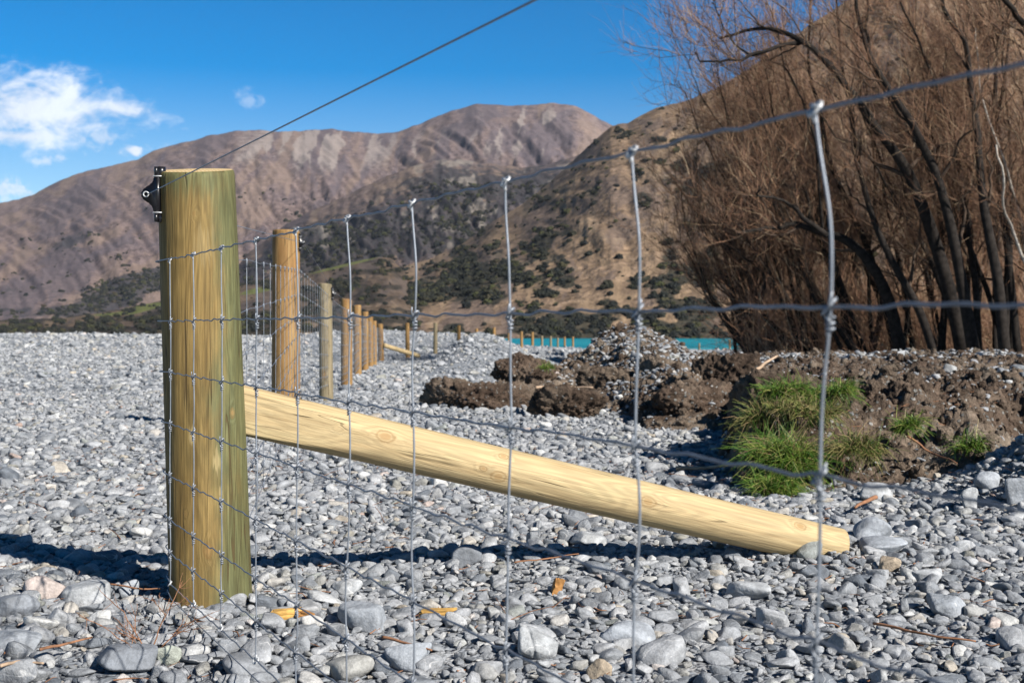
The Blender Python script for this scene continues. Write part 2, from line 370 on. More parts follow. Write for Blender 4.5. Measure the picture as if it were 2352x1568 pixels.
def wood_material(name, kind):
    m, g = new_mat(name)
    tc = g.n('ShaderNodeTexCoord').outputs['Object']
    oi = g.n('ShaderNodeObjectInfo').outputs['Random']
    off = g.n('ShaderNodeCombineXYZ', {0: g.math('MULTIPLY', oi, 7.0), 1: g.math('MULTIPLY', oi, 3.0), 2: g.math('MULTIPLY', oi, 11.0)}).outputs[0]
    v = g.vmath('ADD', tc, off)
    # knots: on the two big pieces where they are seen, elsewhere a few voronoi spots; the grain bends round them
    spots = KNOTS.get(kind)
    if spots:
        kd = None
        for (p_, r_) in spots:
            q_ = g.vmath('SUBTRACT', tc, tuple(p_)); q_ = g.mapping(q_, (1 / r_, 1 / r_, .62 / r_))
            l_ = g.n('ShaderNodeVectorMath', {0: q_}, operation='LENGTH').outputs['Value']
            kd = l_ if kd is None else g.math('MINIMUM', kd, l_)
        kd = g.math('MULTIPLY', g.math('ADD', kd, g.math('MULTIPLY', g.math('SUBTRACT', g.noise(v, 60.0, 2), .5), .5)), .11)
        on = g.math('ADD', 1.0, 0.0)
    else:
        kv = g.mapping(v, (5.2, 5.2, 2.6))
        kd = g.voro(kv, 1.0); kc = g.n('ShaderNodeSeparateColor', {0: g.n('ShaderNodeTexVoronoi', {'Vector': kv, 'Scale': 1.0}).outputs['Color']}).outputs[0]
        on = g.math('GREATER_THAN', kc, 0.45)
    bend = g.math('MULTIPLY', g.mapr(kd, 0.34, 0.05), g.math('MULTIPLY', on, 0.55))
    gv = g.mapping(v, (62, 62, 2.2)); gv = g.vmath('ADD', gv, g.n('ShaderNodeCombineXYZ', {0: bend, 1: bend, 2: bend}).outputs[0])
    gv2 = g.mapping(v, (170, 170, 7.0))
    grain = g.noise(gv, 1.0, 5, 0.62, 0.4); fine = g.noise(gv2, 1.0, 3, 0.6); broad = g.noise(g.mapping(v, (8, 8, 2.6)), 1.0, 6, 0.65)
    # growth rings cut by the round surface: contour lines of a slow field, drawn out along the grain
    field = g.math('ADD', g.noise(g.mapping(v, (7.5, 7.5, .85)), 1.0, 2, .5, .2), g.math('MULTIPLY', bend, .10))
    rings = g.math('SINE', g.math('MULTIPLY', field, 150.0))
    if kind == 'strainer':
        col = g.ramp(grain, [(.20, (.125, .078, .025)), (.40, (.172, .112, .036)), (.58, (.212, .144, .050)), (.8, (.275, .196, .082))])
        col = g.mix(g.mapr(broad, .35, .65), col, g.mix(1.0, col, (.80, .84, .85), 'MULTIPLY'))
        x = g.n('ShaderNodeSeparateXYZ', {0: tc})
        side = g.math('ADD', g.math('MULTIPLY', x.outputs[0], 9.0), g.math('MULTIPLY', g.math('SUBTRACT', broad, .5), 1.9))
        topg = g.math('ADD', g.mapr(x.outputs[2], 1.06, 1.22, 0, 0.75), g.math('MULTIPLY', g.math('SUBTRACT', grain, .5), 1.1))
        grn = g.math('MAXIMUM', g.mapr(side, 0.25, 0.95), g.mapr(topg, .25, .8))
        col = g.mix(g.math('MULTIPLY', grn, .92), col, g.mix(1.0, col, (.56, .84, 1.05), 'MULTIPLY'))
    elif kind == 'brace':
        col = g.ramp(grain, [(.18, (.27, .185, .088)), (.36, (.355, .262, .138)), (.58, (.40, .308, .168)), (.8, (.44, .35, .205))])
        col = g.mix(g.math('MULTIPLY', g.mapr(broad, .5, .7), .45), col, (.33, .28, .15))
    elif kind == 'orange':
        col = g.ramp(grain, [(.25, (.13, .068, .024)), (.45, (.215, .122, .044)), (.6, (.265, .165, .064)), (.8, (.34, .24, .11))])
        col = g.mix(g.math('MULTIPLY', g.mapr(broad, .52, .7), .6), col, (.20, .095, .03))
    elif kind == 'grey':
        col = g.ramp(grain, [(.25, (.10, .08, .05)), (.45, (.17, .14, .085)), (.6, (.22, .18, .11)), (.8, (.28, .24, .15))])
    else:  # sawn end grain
        rr = g.n('ShaderNodeVectorMath', {0: g.mapping(v, (1, 1, 0))}, operation='LENGTH').outputs['Value']
        rings = g.n('ShaderNodeTexWave', {'Vector': v, 'Scale': 30.0, 'Distortion': 2.0}, wave_type='RINGS', rings_direction='Z').outputs[1]
        col = g.mix(rings, (.42, .29, .13), (.52, .40, .22))
    if kind != 'end': col = g.mix(1.0, col, g.grey(g.mapr(rings, -1.0, 1.0, .88 if kind == 'strainer' else .89, 1.05)), 'MULTIPLY')
    if kind == 'strainer':      # scuffed pale patches and darker blotches
        for (p_, a_, b_) in SCUFFS:
            q_ = g.mapping(g.vmath('SUBTRACT', tc, tuple(p_)), (1 / a_, 1 / a_, 1 / b_))
            l_ = g.n('ShaderNodeVectorMath', {0: q_}, operation='LENGTH').outputs['Value']
            col = g.mix(g.math('MULTIPLY', g.mapr(g.math('ADD', l_, g.math('MULTIPLY', g.math('SUBTRACT', fine, .5), 3.2)), 1.0, .5), b_ > .06 and .25 or .6), col, (.40, .31, .15))
        col = g.mix(g.math('MULTIPLY', g.mapr(g.noise(g.mapping(v, (9, 9, 4)), 1.0, 5, .65), .56, .72), .5), col, (.085, .058, .020))
    col = g.mix(1.0, col, g.grey(g.mapr(fine, .28, .72, .70 if kind == 'strainer' else .88, 1.12)), 'MULTIPLY')
    if kind != 'end':
        ck = g.noise(g.mapping(v, (24, 24, .55)), 1.0, 2, .5, .3)        # drying checks
        check = g.mapr(g.math('ABSOLUTE', g.math('SUBTRACT', ck, .5)), .008, .002)
        check = g.math('MULTIPLY', check, g.mapr(g.noise(v, 3.0, 2), .42, .54))
        col = g.mix(g.math('MULTIPLY', check, .85), col, (.06, .04, .015))
        ring = g.math('MULTIPLY', g.mapr(g.math('ABSOLUTE', g.math('SUBTRACT', kd, .11)), .035, .0), on)
        col = g.mix(g.math('MULTIPLY', ring, .5), col, (.17, .095, .03))
        core = g.math('MULTIPLY', g.mapr(kd, .10, .05), on)
        col = g.mix(g.math('MULTIPLY', core, .6), col, (.26, .15, .055))
        h = g.math('SUBTRACT', g.math('ADD', grain, g.math('MULTIPLY', fine, .4)), g.math('MULTIPLY', check, 1.0))
    else: h = fine
    return finish(m, g, col, 0.72, h, 0.004, 0.7, 0.25)
M['strainer'] = wood_material('treated_pine_strainer', 'strainer')
M['brace'] = wood_material('pale_pine', 'brace')
M['orange'] = wood_material('orange_pine', 'orange')
M['greywood'] = wood_material('grey_pine', 'grey')
M['endgrain'] = wood_material('sawn_end_grain', 'end')

def simple(name, col, rough=.6, metal=0., spec=.5, var=0.0, scale=20):
    m, g = new_mat(name); c = col
    if var:
        n = g.noise(g.n('ShaderNodeTexCoord').outputs['Object'], scale, 4)
        c = g.mix(1.0, g.ramp(n, [(0, col), (1, col)]), g.grey(g.mapr(n, .3, .7, 1 - var, 1 + var)), 'MULTIPLY')
    return finish(m, g, c, rough, spec=spec, metal=metal)
M['wire'] = simple('galvanised_wire', (.15, .17, .205), .45, .4, .5, .15, 60)
M['stay'] = simple('bright_galvanised_wire', (.185, .205, .235), .5, .3, .5, .12, 60)
M['knot'] = simple('knot_wire', (.24, .26, .29), .45, .4, .5, .3, 200)
M['black'] = simple('black_plastic', (.008, .008, .010), .28, 0, .5)
M['steel'] = simple('bright_steel', (.42, .43, .44), .45, .25, .5)
M['bark'] = simple('willow_bark', (.017, .014, .012), .9, 0, .15, .45, 9)
M['branch'] = simple('willow_branch', (.058, .041, .030), .9, 0, .15, .35, 6)
M['palebark'] = simple('pale_bark', (.33, .30, .26), .9, 0, .15, .3, 9)
def twig_material():
    m, g = new_mat('willow_twigs')
    p = g.n('ShaderNodeNewGeometry').outputs['Position']
    n = g.noise(p, .8, 4, .6); oi = g.n('ShaderNodeNewGeometry').outputs['Random Per Island']
    c = g.ramp(oi, [(0, (.14, .072, .045)), (.4, (.205, .110, .062)), (.7, (.18, .105, .072)), (.9, (.29, .19, .11)), (1, (.42, .33, .22))])
    c = g.mix(1.0, c, g.grey(g.mapr(n, .3, .7, .75, 1.2)), 'MULTIPLY')
    return finish(m, g, c, .7, spec=.2)
M['twig'] = twig_material()
M['stick'] = simple('dry_stick', (.36, .26, .18), .8, 0, .2, .25, 14)
M['redtwig'] = simple('brown_twig', (.22, .11, .06), .8, 0, .2, .3, 14)
M['chip'] = simple('yellow_wood_chip', (.40, .24, .07), .75, 0, .2, .3, 40)
M['chip2'] = simple('orange_wood_chip', (.30, .15, .05), .75, 0, .2, .3, 40)
def grass_material():
    m, g = new_mat('grass_blades')
    oi = g.n('ShaderNodeNewGeometry').outputs['Random Per Island']
    c = g.ramp(oi, [(0, (.028, .085, .008)), (.35, (.055, .12, .012)), (.65, (.11, .165, .022)), (.82, (.17, .20, .04)), (.92, (.26, .20, .09)), (1, (.13, .085, .045))])
    return finish(m, g, c, .5, spec=.35)
M['grass'] = grass_material()
def drygrass_material():
    m, g = new_mat('drying_grass_blades')
    oi = g.n('ShaderNodeNewGeometry').outputs['Random Per Island']
    c = g.ramp(oi, [(0, (.04, .08, .012)), (.3, (.075, .11, .02)), (.6, (.155, .15, .045)), (.85, (.23, .18, .08)), (1, (.17, .11, .06))])
    return finish(m, g, c, .55, spec=.3)
M['drygrass'] = drygrass_material()

# ------------------------------------------------------------------ the gravel bed
RU = np.array([-900, 0, 370, 560, 690, 730, 880, 940, 1000, 1060, 1100, 1200, 1400, 1700, 2400, 3400.])
RV = np.array([766, 768, 769, 774, 773, 763, 760, 764, 767, 770, 780, 798, 806, 808, 806, 806.])
def G(x, y):
    x = np.asarray(x, float); y = np.asarray(y, float)
    u = CU + F * x / np.maximum(y, 3.0)
    zr = CH - (np.interp(u, RU, RV) - HV) / F * 75.0
    zm = np.interp(u, [400, 800, 3000], [0.10, -0.32, -0.30])
    z = np.where(y < 13, 0.0, np.where(y < 41, zm * sstep(13, 41, y) , zm + (zr - zm) * sstep(41, 75, y)))
    z = z + (-7.5 - zr) * sstep(78, 140, y)
    z = z - 0.05 * sstep(3.3, 2.4, y)
    # the grey gravel mound in front of the far fence, and the gravel ramp at the right
    sx = np.where(x < -0.78, 0.75, 1.35)
    z = z + 0.86 * np.exp(-((x + 0.78) / sx) ** 2) * np.where(y < 28, np.exp(-((y - 28) / 6.0) ** 2), np.exp(-((y - 28) / 3.0) ** 2))
    z = z + 0.62 * np.exp(-((x - 2.80) / 0.58) ** 2 - ((y - 5.45) / 0.70) ** 2)
    z = z + 0.05 * np.exp(-((x - 1.1) / 0.5) ** 2 - ((y - 4.3) / 0.4) ** 2)
    z = z + 0.018 * fbm(x * 1.1, y * 1.1, 0, 3, 5) + 0.05 * fbm(x * .18, y * .18, 0, 2, 9) * sstep(6, 14, y)
    return z

YF_X = [-1.3, -.83, .085, .85, 1.00, 1.05, 1.22, 1.63, 2.5, 4, 9]
YF_Y = [13.5, 12.0, 10.9, 10.7, 10.2, 6.0, 5.9, 5.85, 6.15, 6.6, 7.2]
def H(x, y):
    """height of the dug-up earth bank above the gravel"""
    x = np.asarray(x, float); y = np.asarray(y, float)
    wob = 0.22 * fbm(x * 1.3, y * 1.3, 3.0, 3, 21)
    d = y - np.interp(x, YF_X, YF_Y) + wob
    left = 0.07 + 0.13 * sstep(10.5, 13.5, y) + 0.14 * sstep(12.5, 15, y)
    right = 0.385 + 0.002 * np.clip(y - 8, 0, 7) - .05 * sstep(9, 11, y) * sstep(2.9, 2.3, x)
    k = sstep(0.85, 1.45, x)
    A = left * (1 - k) + right * k
    side = sstep(.168, .196, x / y + .012 * noise(x * 3, y * 3, 9, 23))
    rise = sstep(0.0, 0.95, d) * np.maximum(side, sstep(9.3, 10.4, y + .5 * wob))
    xl = np.interp(y, [11, 12, 13, 14, 15, 18], [-.85, -.7, -.2, .15, .45, .6])
    fade = sstep(xl - .35, xl + .35, x) * (1 - sstep(16.5, 21, y))
    heap = 0.42 * np.exp(-((x - 1.34) / np.where(x < 1.34, .50, .66)) ** 2 - ((y - 15.0) / 1.5) ** 2)
    h = (A * rise) * fade + heap * sstep(.3, 1.2, d)
    amp = sstep(0.0, 0.18, h)
    lump = .55 * (np.abs(fbm(x * 2.6, y * 2.6, 1.3, 4, 31, .55)) - .35) + .5 * fbm(x * 3.3, y * 3.3, 5.0, 5, 37, .6)
    fine = fbm(x * 12, y * 12, 0, 4, 41, .65)
    return h + amp * ((0.11 - .03 * sstep(8.5, 10, y)) * lump + 0.030 * fine)
def ZS(x, y):
    return G(x, y) + np.maximum(H(x, y) - 0.02, 0)

def axis(a, fine_to, n, end):
    t = np.linspace(0, 1, n); k = math.asinh(end / fine_to)
    return fine_to * np.sinh(t * k)
xs = axis(0, 2.2, 260, 190.0); xs = np.concatenate([-xs[::-1], xs[1:]])
ys = np.concatenate([np.linspace(-14, 1.4, 20), np.geomspace(1.5, 142, 420)])
X, Y = np.meshgrid(xs, ys)
Z = G(X, Y)
nx, ny = len(xs), len(ys)
idx = np.arange(nx * ny).reshape(ny, nx)
Q = np.stack([idx[:-1, :-1], idx[:-1, 1:], idx[1:, 1:], idx[1:, :-1]], -1).reshape(-1, 4)
o = link('ground', mk_mesh('ground', np.stack([X, Y, Z], -1), Q, mats=(M['gravel'],)))
tag(o, 'wide bed of grey river gravel running from the foreground to the lake shore', 'ground', kind='structure')

# ------------------------------------------------------------------ dug-up earth bank
aa = np.linspace(-.13, .80, 620); yy = np.geomspace(5.3, 23, 520)
A_, Y_ = np.meshgrid(aa, yy); X_ = A_ * Y_
Hb = H(X_, Y_)
Zb = G(X_, Y_) + np.where(Hb > 0.012, Hb - 0.02, -0.12)
idx = np.arange(A_.size).reshape(A_.shape)
Qb = np.stack([idx[:-1, :-1], idx[:-1, 1:], idx[1:, 1:], idx[1:, :-1]], -1).reshape(-1, 4)
keep = (Hb.ravel()[Qb] > 0.005).any(1)
used, inv = np.unique(Qb[keep].ravel(), return_inverse=True)
Vb = np.stack([X_, Y_, Zb], -1).reshape(-1, 3)[used]
org = np.array([2.5, 9.0, 0.0])
o = link('earth_bank', mk_mesh('earth_bank', Vb - org, inv.reshape(-1, 4), mats=(M['soil'],)), None, org)
tag(o, 'long bank of freshly dug brown earth and grit behind the brace, below the willows', 'earth bank')

# ------------------------------------------------------------------ stones
stone_coll = bpy.data.collections.new('stone_shapes')
NST = 18
for i in range(NST):
    V, T = stone_shape(100 + i, 4 if i < 10 else 3)
    ob = bpy.data.objects.new('stone_shape_%02d' % i, mk_mesh('stone_shape_%02d' % i, V, None, T, mats=(M['stone'],)))
    stone_coll.objects.link(ob)

# the stones one can pick out: (u, v of the centre, width px, height px, look, label)
COBBLES = [
 (2003, 1222, 96, 66, 'grey', 'big rounded grey boulder against the lower end of the pale brace'),
 (2030, 1257, 112, 40, 'grey', 'long flat grey stone just right of the boulder at the brace end'),
 (2040, 1303, 50, 42, 'tan', 'round tan brown cobble lying right of the brace end'),
 (2127, 1326, 82, 30, 'pale', 'smooth pale oval stone lying flat right of the tan brown cobble'),
 (1718, 1364, 104, 42, 'pale', 'flat pale grey stone in front of the lower half of the brace'),
 (2177, 1397, 86, 56, 'grey', 'triangular grey stone at the right foreground near the long orange twig'),
 (1233, 1484, 98, 80, 'pale', 'big pale rounded boulder with a split across it, bottom centre'),
 (1376, 1542, 62, 54, 'tan', 'pale tan egg shaped stone at the bottom edge right of the split boulder'),
 (1442, 1460, 130, 52, 'grey', 'long smooth grey stone right of the pale split boulder'),
 (831, 1420, 122, 70, 'grey', 'wide grey stone with pale flecks right of the yellow wood offcut'),
 (934, 1517, 104, 60, 'grey', 'rounded grey stone at the bottom beside a dark twig'),
 (795, 1351, 72, 40, 'pale', 'low pale stone in the sun just in front of the brace shadow'),
 (199, 1368, 112, 58, 'pale', 'pale slab shaped stone at the edge of the post shadow'),
 (295, 1358, 48, 48, 'grey', 'upright grey stone striped by wire shadows left of the big post'),
 (108, 1352, 104, 56, 'pink', 'pinkish rough stone left of the pale slab'),
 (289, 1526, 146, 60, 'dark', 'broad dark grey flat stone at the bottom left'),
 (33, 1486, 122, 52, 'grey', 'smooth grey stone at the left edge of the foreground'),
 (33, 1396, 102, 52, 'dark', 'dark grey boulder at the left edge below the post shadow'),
 (96, 1438, 72, 38, 'white', 'small whitish oval stone below the pinkish stone'),
 (232, 1425, 58, 38, 'white', 'whitish rounded stone below the pale slab'),
 (392, 1508, 52, 50, 'green', 'greenish grey rounded stone in front of the big post'),
 (2013, 1134, 78, 54, 'pale', 'pale boulder with a hollow in its side in front of the earth bank'),
 (2228, 1149, 46, 58, 'pale', 'tall pale stone standing upright on the gravel ramp'),
 (2269, 1112, 62, 44, 'grey', 'blocky grey stone halfway up the gravel ramp'),
 (2338, 1131, 62, 58, 'grey', 'large grey stone at the right edge of the gravel ramp'),
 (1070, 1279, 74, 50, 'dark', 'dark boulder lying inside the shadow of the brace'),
 (1254, 978, 28, 18, 'white', 'small bright white stone on the gravel in front of the earth clods'),
 (1342, 906, 28, 26, 'pale', 'squarish pale stone wedged among the earth clods'),
 (228, 767, 30, 15, 'white', 'white boulder on the skyline of the gravel bed left of the big post'),
 (614, 775, 28, 13, 'white', 'pale boulder on the far gravel seen between the two nearest posts'),
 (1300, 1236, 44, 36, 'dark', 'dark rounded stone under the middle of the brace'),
 (1353, 1242, 84, 38, 'pale', 'pale cracked stone under the brace right of the dark rounded stone'),
]
placed = []   # (x, y, radius) kept clear of scattered gravel
for i, (u, v, w, h, look, label) in enumerate(COBBLES):
    vb = v + h * 0.42
    yv = 2.7
    for y in np.geomspace(2.3, 90, 1500):            # walk out along the sight line to the surface
        pz = CH - (vb - HV) / F * y
        if ZS((u - CU) / F * y, y) >= pz: yv = y; break
    if v < 790: yv = 60.0
    sw = w / F * yv
    yv += sw * 0.30
    x = (u - CU) / F * yv; z0 = float(ZS(x, yv))
    hz = h / F * yv
    V, T = stone_shape(500 + i, 5, flat=0.75)
    V = V / np.ptp(V, axis=0)
    if look == 'pale' and i == 6:      # the split boulder: a shallow groove
        V[:, 0] -= 0; V *= (1 - 0.10 * np.exp(-((V[:, 0] + .18 + .25 * V[:, 2]) / .035) ** 2))[:, None]
    if 'hollow' in label:
        V *= (1 - 0.35 * np.exp(-((V - np.array([.22, -.38, .12])) ** 2).sum(1) / .03))[:, None]
    hz *= 1.1
    V = V * np.array([sw, sw * 0.78, hz])
    c = math.radians(rng.uniform(-8, 8)); 
    me = mk_mesh('cobble', V / sw, None, T, mats=(M['stone_' + look],))
    o = link('cobble', me, None, (x, yv, z0 + hz * 0.30)); o.scale = (sw,) * 3
    o.rotation_euler = (rng.uniform(-.1, .1), c, rng.uniform(-.25, .25))
    tag(o, label, 'stone', 'large stones lying on the gravel')
    placed.append((x, yv, sw * .46))

def gravel_points():
    PT, SZ = [], []
    def region(y0, y1, dens, d0, d1, margin, power=1.6):
        area_n = int(dens * ((.46 * y1 + margin) + (.46 * y0 + margin)) * (y1 - y0))
        y = np.sqrt(rng.uniform(y0 ** 2, y1 ** 2, area_n)) ; x = rng.uniform(-1, 1, area_n) * (.46 * y + margin)
        d = d0 + (d1 - d0) * rng.uniform(0, 1, area_n) ** power
        return x, y, d
    def put(sets, cell, x0, x1, y0, y1, tiny):
        occ = np.zeros((int((x1 - x0) / cell) + 2, int((y1 - y0) / cell) + 2), bool)
        def mark(x, y, r):
            i0, i1 = int((x - r - x0) / cell), int((x + r - x0) / cell) + 1; j0, j1 = int((y - r - y0) / cell), int((y + r - y0) / cell) + 1
            i0, j0 = max(i0, 0), max(j0, 0)
            ii, jj = np.ogrid[i0:min(i1 + 1, occ.shape[0]), j0:min(j1 + 1, occ.shape[1])]
            occ[i0:i1 + 1, j0:j1 + 1] |= ((ii * cell + x0 - x) ** 2 + (jj * cell + y0 - y) ** 2) < r * r
        for (x, y, r) in placed:
            if x0 < x < x1 and y0 < y < y1: mark(x, y, r)
        if y0 < 3.646 < y1: mark(-.89, 3.646, .115)
        for (x, y, d) in sets:
            od = np.argsort(-d)
            for x_, y_, d_ in zip(x[od], y[od], d[od]):
                if not (x0 < x_ < x1 and y0 < y_ < y1): continue
                if occ[int((x_ - x0) / cell), int((y_ - y0) / cell)]: continue
                mark(x_, y_, .43 * d_); PT.append((x_, y_)); SZ.append(d_)
        for (x, y, d) in tiny:
            ok = (x > x0) & (x < x1) & (y > y0) & (y < y1); x, y, d = x[ok], y[ok], d[ok]
            fr = ~occ[((x - x0) / cell).astype(int), ((y - y0) / cell).astype(int)]
            PT.extend(zip(x[fr], y[fr])); SZ.extend(d[fr])
    put([region(1.7, 3.2, 22, .065, .135, .9, 1.7), region(3.2, 6.2, 9, .07, .12, .9, 2.0), region(1.7, 6.2, 230, .036, .075, .9, 1.2), region(1.7, 6.2, 900, .020, .038, .9, 1.0)], .008, -4, 4, 1.6, 6.2,
        [region(1.7, 6.2, 550, .016, .030, .9), region(1.7, 6.2, 1000, .009, .017, .9)])
    put([region(6.2, 15, 7, .07, .13, 1.0, 2.0), region(6.2, 15, 150, .038, .078, 1.0, 1.2)], .014, -8, 8, 6.2, 15, [region(6.2, 15, 420, .018, .038, 1.0)])
    put([region(15, 42, 9, .09, .17, 2.0, 2.0)], .05, -22, 22, 15, 42, [region(15, 42, 55, .04, .09, 2.0)])
    put([region(42, 84, 1.2, .16, .38, 3.0, 2.0)], .12, -43, 43, 42, 84, [region(42, 84, 6, .09, .17, 3.0)])
    return np.array(PT), np.array(SZ)
PT, SZ = gravel_points()
hb = H(PT[:, 0], PT[:, 1])
on_bank = hb > 0.03
# on the earth only some stones stay: many on the grey heap and the far right, few on the dark face
gritty = np.exp(-((PT[:, 0] - 1.45) / .75) ** 2 - ((PT[:, 1] - 14.6) / 1.9) ** 2) * 1.3 + .08 + .85 * sstep(.0, .5, fbm(PT[:, 0] * .8, PT[:, 1] * .8, 7, 2, 77)) * sstep(8.5, 10, PT[:, 1])
gritty = np.where(PT[:, 0] < .9, .42, gritty)
keep = ~on_bank | (rng.uniform(0, 1, len(PT)) < gritty)
PT, SZ, on_bank = PT[keep], SZ[keep], on_bank[keep]
N = len(PT)
flatz = rng.uniform(.8, 1.15, N)
zz = ZS(PT[:, 0], PT[:, 1]) + SZ * np.where(SZ < .04, .20, .14) * rng.uniform(.4, 1.5, N)
rot = np.stack([rng.normal(0, .22, N), rng.normal(0, .22, N), rng.uniform(0, 6.283, N)], -1)
steep = rng.uniform(0, 1, N) < .05
rot[steep, 0] += rng.uniform(.6, 1.4, steep.sum())
o = scatter('gravel', np.column_stack([PT, zz]), np.column_stack([SZ, SZ * rng.uniform(.85, 1.1, N), SZ * flatz]), rot, rng.integers(0, NST, N), stone_coll, M['stone'])
tag(o, 'loose grey river stones of every size covering the ground', 'gravel', kind='stuff')

# ------------------------------------------------------------------ earth clods and crumbs
def clod_mesh(seed, size, boxy=8, rough=.16, sub=6):
    V, T = stone_shape(seed, sub, flat=.8, k=boxy, planes=8)
    V = V / np.ptp(V, axis=0)
    n = V / (np.linalg.norm(V, axis=1)[:, None] + 1e-9)
    V = V * np.asarray(size)
    s = 1.0 / max(size)
    dsp = rough * .5 * fbm(V[:, 0] * 3.2 * s, V[:, 1] * 3.2 * s, V[:, 2] * 3.2 * s, 3, seed) + rough * .75 * (np.abs(fbm(V[:, 0] * 16, V[:, 1] * 16, V[:, 2] * 16, 4, seed + 5, .65)) - .45)
    V = V + n * dsp[:, None] * max(size) * .5
    return V, T
CLODS = [
 (1108, 921, 262, 60, 11.6, 'clod', 9, 'long flat brown earth clod at the left front of the dug rubble'),
 (1205, 862, 140, 68, 12.9, 'clod', 12, 'square edged brown earth block behind the long flat clod'),
 (1298, 938, 190, 76, 10.5, 'root_clod', 7, 'dark rounded clod of root bound soil in front of the rubble'),
 (1680, 872, 170, 92, 10.2, 'root_clod', 6, 'tall dark earth lump at the left end of the earth bank'),
 (1600, 930, 210, 70, 9.9, 'clod', 6, 'grey brown crumbly clod below the tall dark earth lump'),
 (1400, 880, 150, 60, 12.2, 'root_clod', 6, 'crumbling dark soil lump in the middle of the rubble'),
 (1540, 868, 130, 70, 12.0, 'clod', 6, 'brown soil lump between the grey heap and the tall dark earth lump'),
 (1820, 960, 250, 150, 7.1, 'root_clod', 5, 'turf covered earth lump carrying the grass at the left end of the bank'),
]
for i, (u, v, w, h, y, mt, boxy, label) in enumerate(CLODS):
    sw, hh = w / F * y, h / F * y
    V, T = clod_mesh(900 + i, (sw, sw * .75, hh * 1.35), boxy)
    c = P(u, v, y); c[1] += sw * .2
    o = link('earth_clod', mk_mesh('earth_clod', V, None, T, mats=(M[mt],)), None, c)
    o.rotation_euler = (0, 0, rng.uniform(-.3, .3))
    tag(o, label, 'earth clod', 'clods of dug earth')
crumb_coll = bpy.data.collections.new('crumb_shapes')
for i in range(8):
    V, T = clod_mesh(950 + i, (1, .85, .75), 6, .30, 4)
    crumb_coll.objects.link(bpy.data.objects.new('crumb_shape_%02d' % i, mk_mesh('crumb_shape_%02d' % i, V, None, T, mats=(M['clod'] if i % 2 else M['root_clod'],))))
n = 26000
cy = np.sqrt(rng.uniform(5.5 ** 2, 17 ** 2, n)); cx = rng.uniform(-.14, .62, n) * cy
ok = H(cx, cy) > .02
cx, cy = cx[ok], cy[ok]; n = len(cx)
cs = .012 + .09 * rng.uniform(0, 1, n) ** 7
o = scatter('soil_crumbs', np.column_stack([cx, cy, ZS(cx, cy) + cs * .1]), np.column_stack([cs, cs, cs]), rng.uniform(0, 6.28, (n, 3)), rng.integers(0, 8, n), crumb_coll, M['clod'])
tag(o, 'crumbs of brown soil strewn over the earth bank', 'soil', kind='stuff')

# ------------------------------------------------------------------ grass tufts on the turf lump
def tuft(u, v, y, wpx, hpx, n, mat, lean, label, flat=0.0):
    n = int(n * 1.15)
    c = P(u, v, y - .12); rw = wpx / F * y / 2; bl = hpx / F * y
    c[2] -= bl * .25
    a = rng.uniform(0, 6.283, n); rr = rw * .75 * np.sqrt(rng.uniform(0, 1, n))
    A = np.column_stack([np.cos(a) * rr, np.sin(a) * rr * .6, np.zeros(n)])
    A[:, 2] = .04 * fbm(A[:, 0] * 9, A[:, 1] * 9, 0, 2, 3)
    out = np.column_stack([np.cos(a), np.sin(a), np.zeros(n)]) * (rr / rw)[:, None] * 1.0
    d = out * .5 + rng.normal(0, .62, (n, 3)) + np.array([lean, -.45, .75 - flat]); d /= np.linalg.norm(d, axis=1)[:, None]
    L = bl * (.22 + .75 * rng.uniform(0, 1, n) ** 1.5)[:, None]
    B = A + d * L * .55; dd = d + np.array([0, 0, -.75]) + rng.normal(0, .3, (n, 3)); dd /= np.linalg.norm(dd, axis=1)[:, None]
    C = B + dd * L * .5
    b = MB(); w = rng.uniform(.0012, .0030, n)
    b.strands(A, B, C, w, w * .25)
    o = link('grass_tuft', mk_mesh('grass_tuft', b.data()[0], b.data()[1], smooth=False, mats=(mat,)), None, c)
    tag(o, label, 'grass', 'grass tufts on the dug turf')
tuft(1830, 888, 7.0, 190, 60, 1500, M['grass'], .1, 'dark green grass tuft on top of the turf lump', .35)
tuft(1925, 888, 6.9, 70, 65, 420, M['grass'], .3, 'bright green grass tuft right of the dark green one on the turf lump', .1)
tuft(1845, 925, 6.6, 200, 70, 900, M['drygrass'], .1, 'yellowing grass hanging over the middle of the turf lump', .5)
tuft(1800, 1030, 6.2, 170, 120, 1700, M['grass'], -.15, 'largest grass tuft, facing the gravel at the left foot of the turf lump', .1)
tuft(1780, 1105, 6.0, 130, 80, 900, M['grass'], .05, 'lowest grass tuft, touching the stones beside the brace', .2)
tuft(1745, 945, 6.7, 80, 90, 420, M['drygrass'], -.3, 'thin dry grass on the left shoulder of the turf lump', .2)
tuft(1965, 1010, 6.2, 130, 90, 620, M['drygrass'], -.3, 'sparse half dry grass tuft right of the nearest upright wire', .3)
tuft(2082, 968, 6.4, 60, 66, 380, M['grass'], -.1, 'small dark round grass tuft on the bare earth face', .1)
tuft(2225, 1015, 6.3, 80, 70, 260, M['grass'], -.2, 'lone grass tuft nearest the right edge above the gravel ramp', 0)
tuft(1255, 840, 12.8, 36, 26, 160, M['grass'], 0, 'tiny green weed among the earth clods', 0)

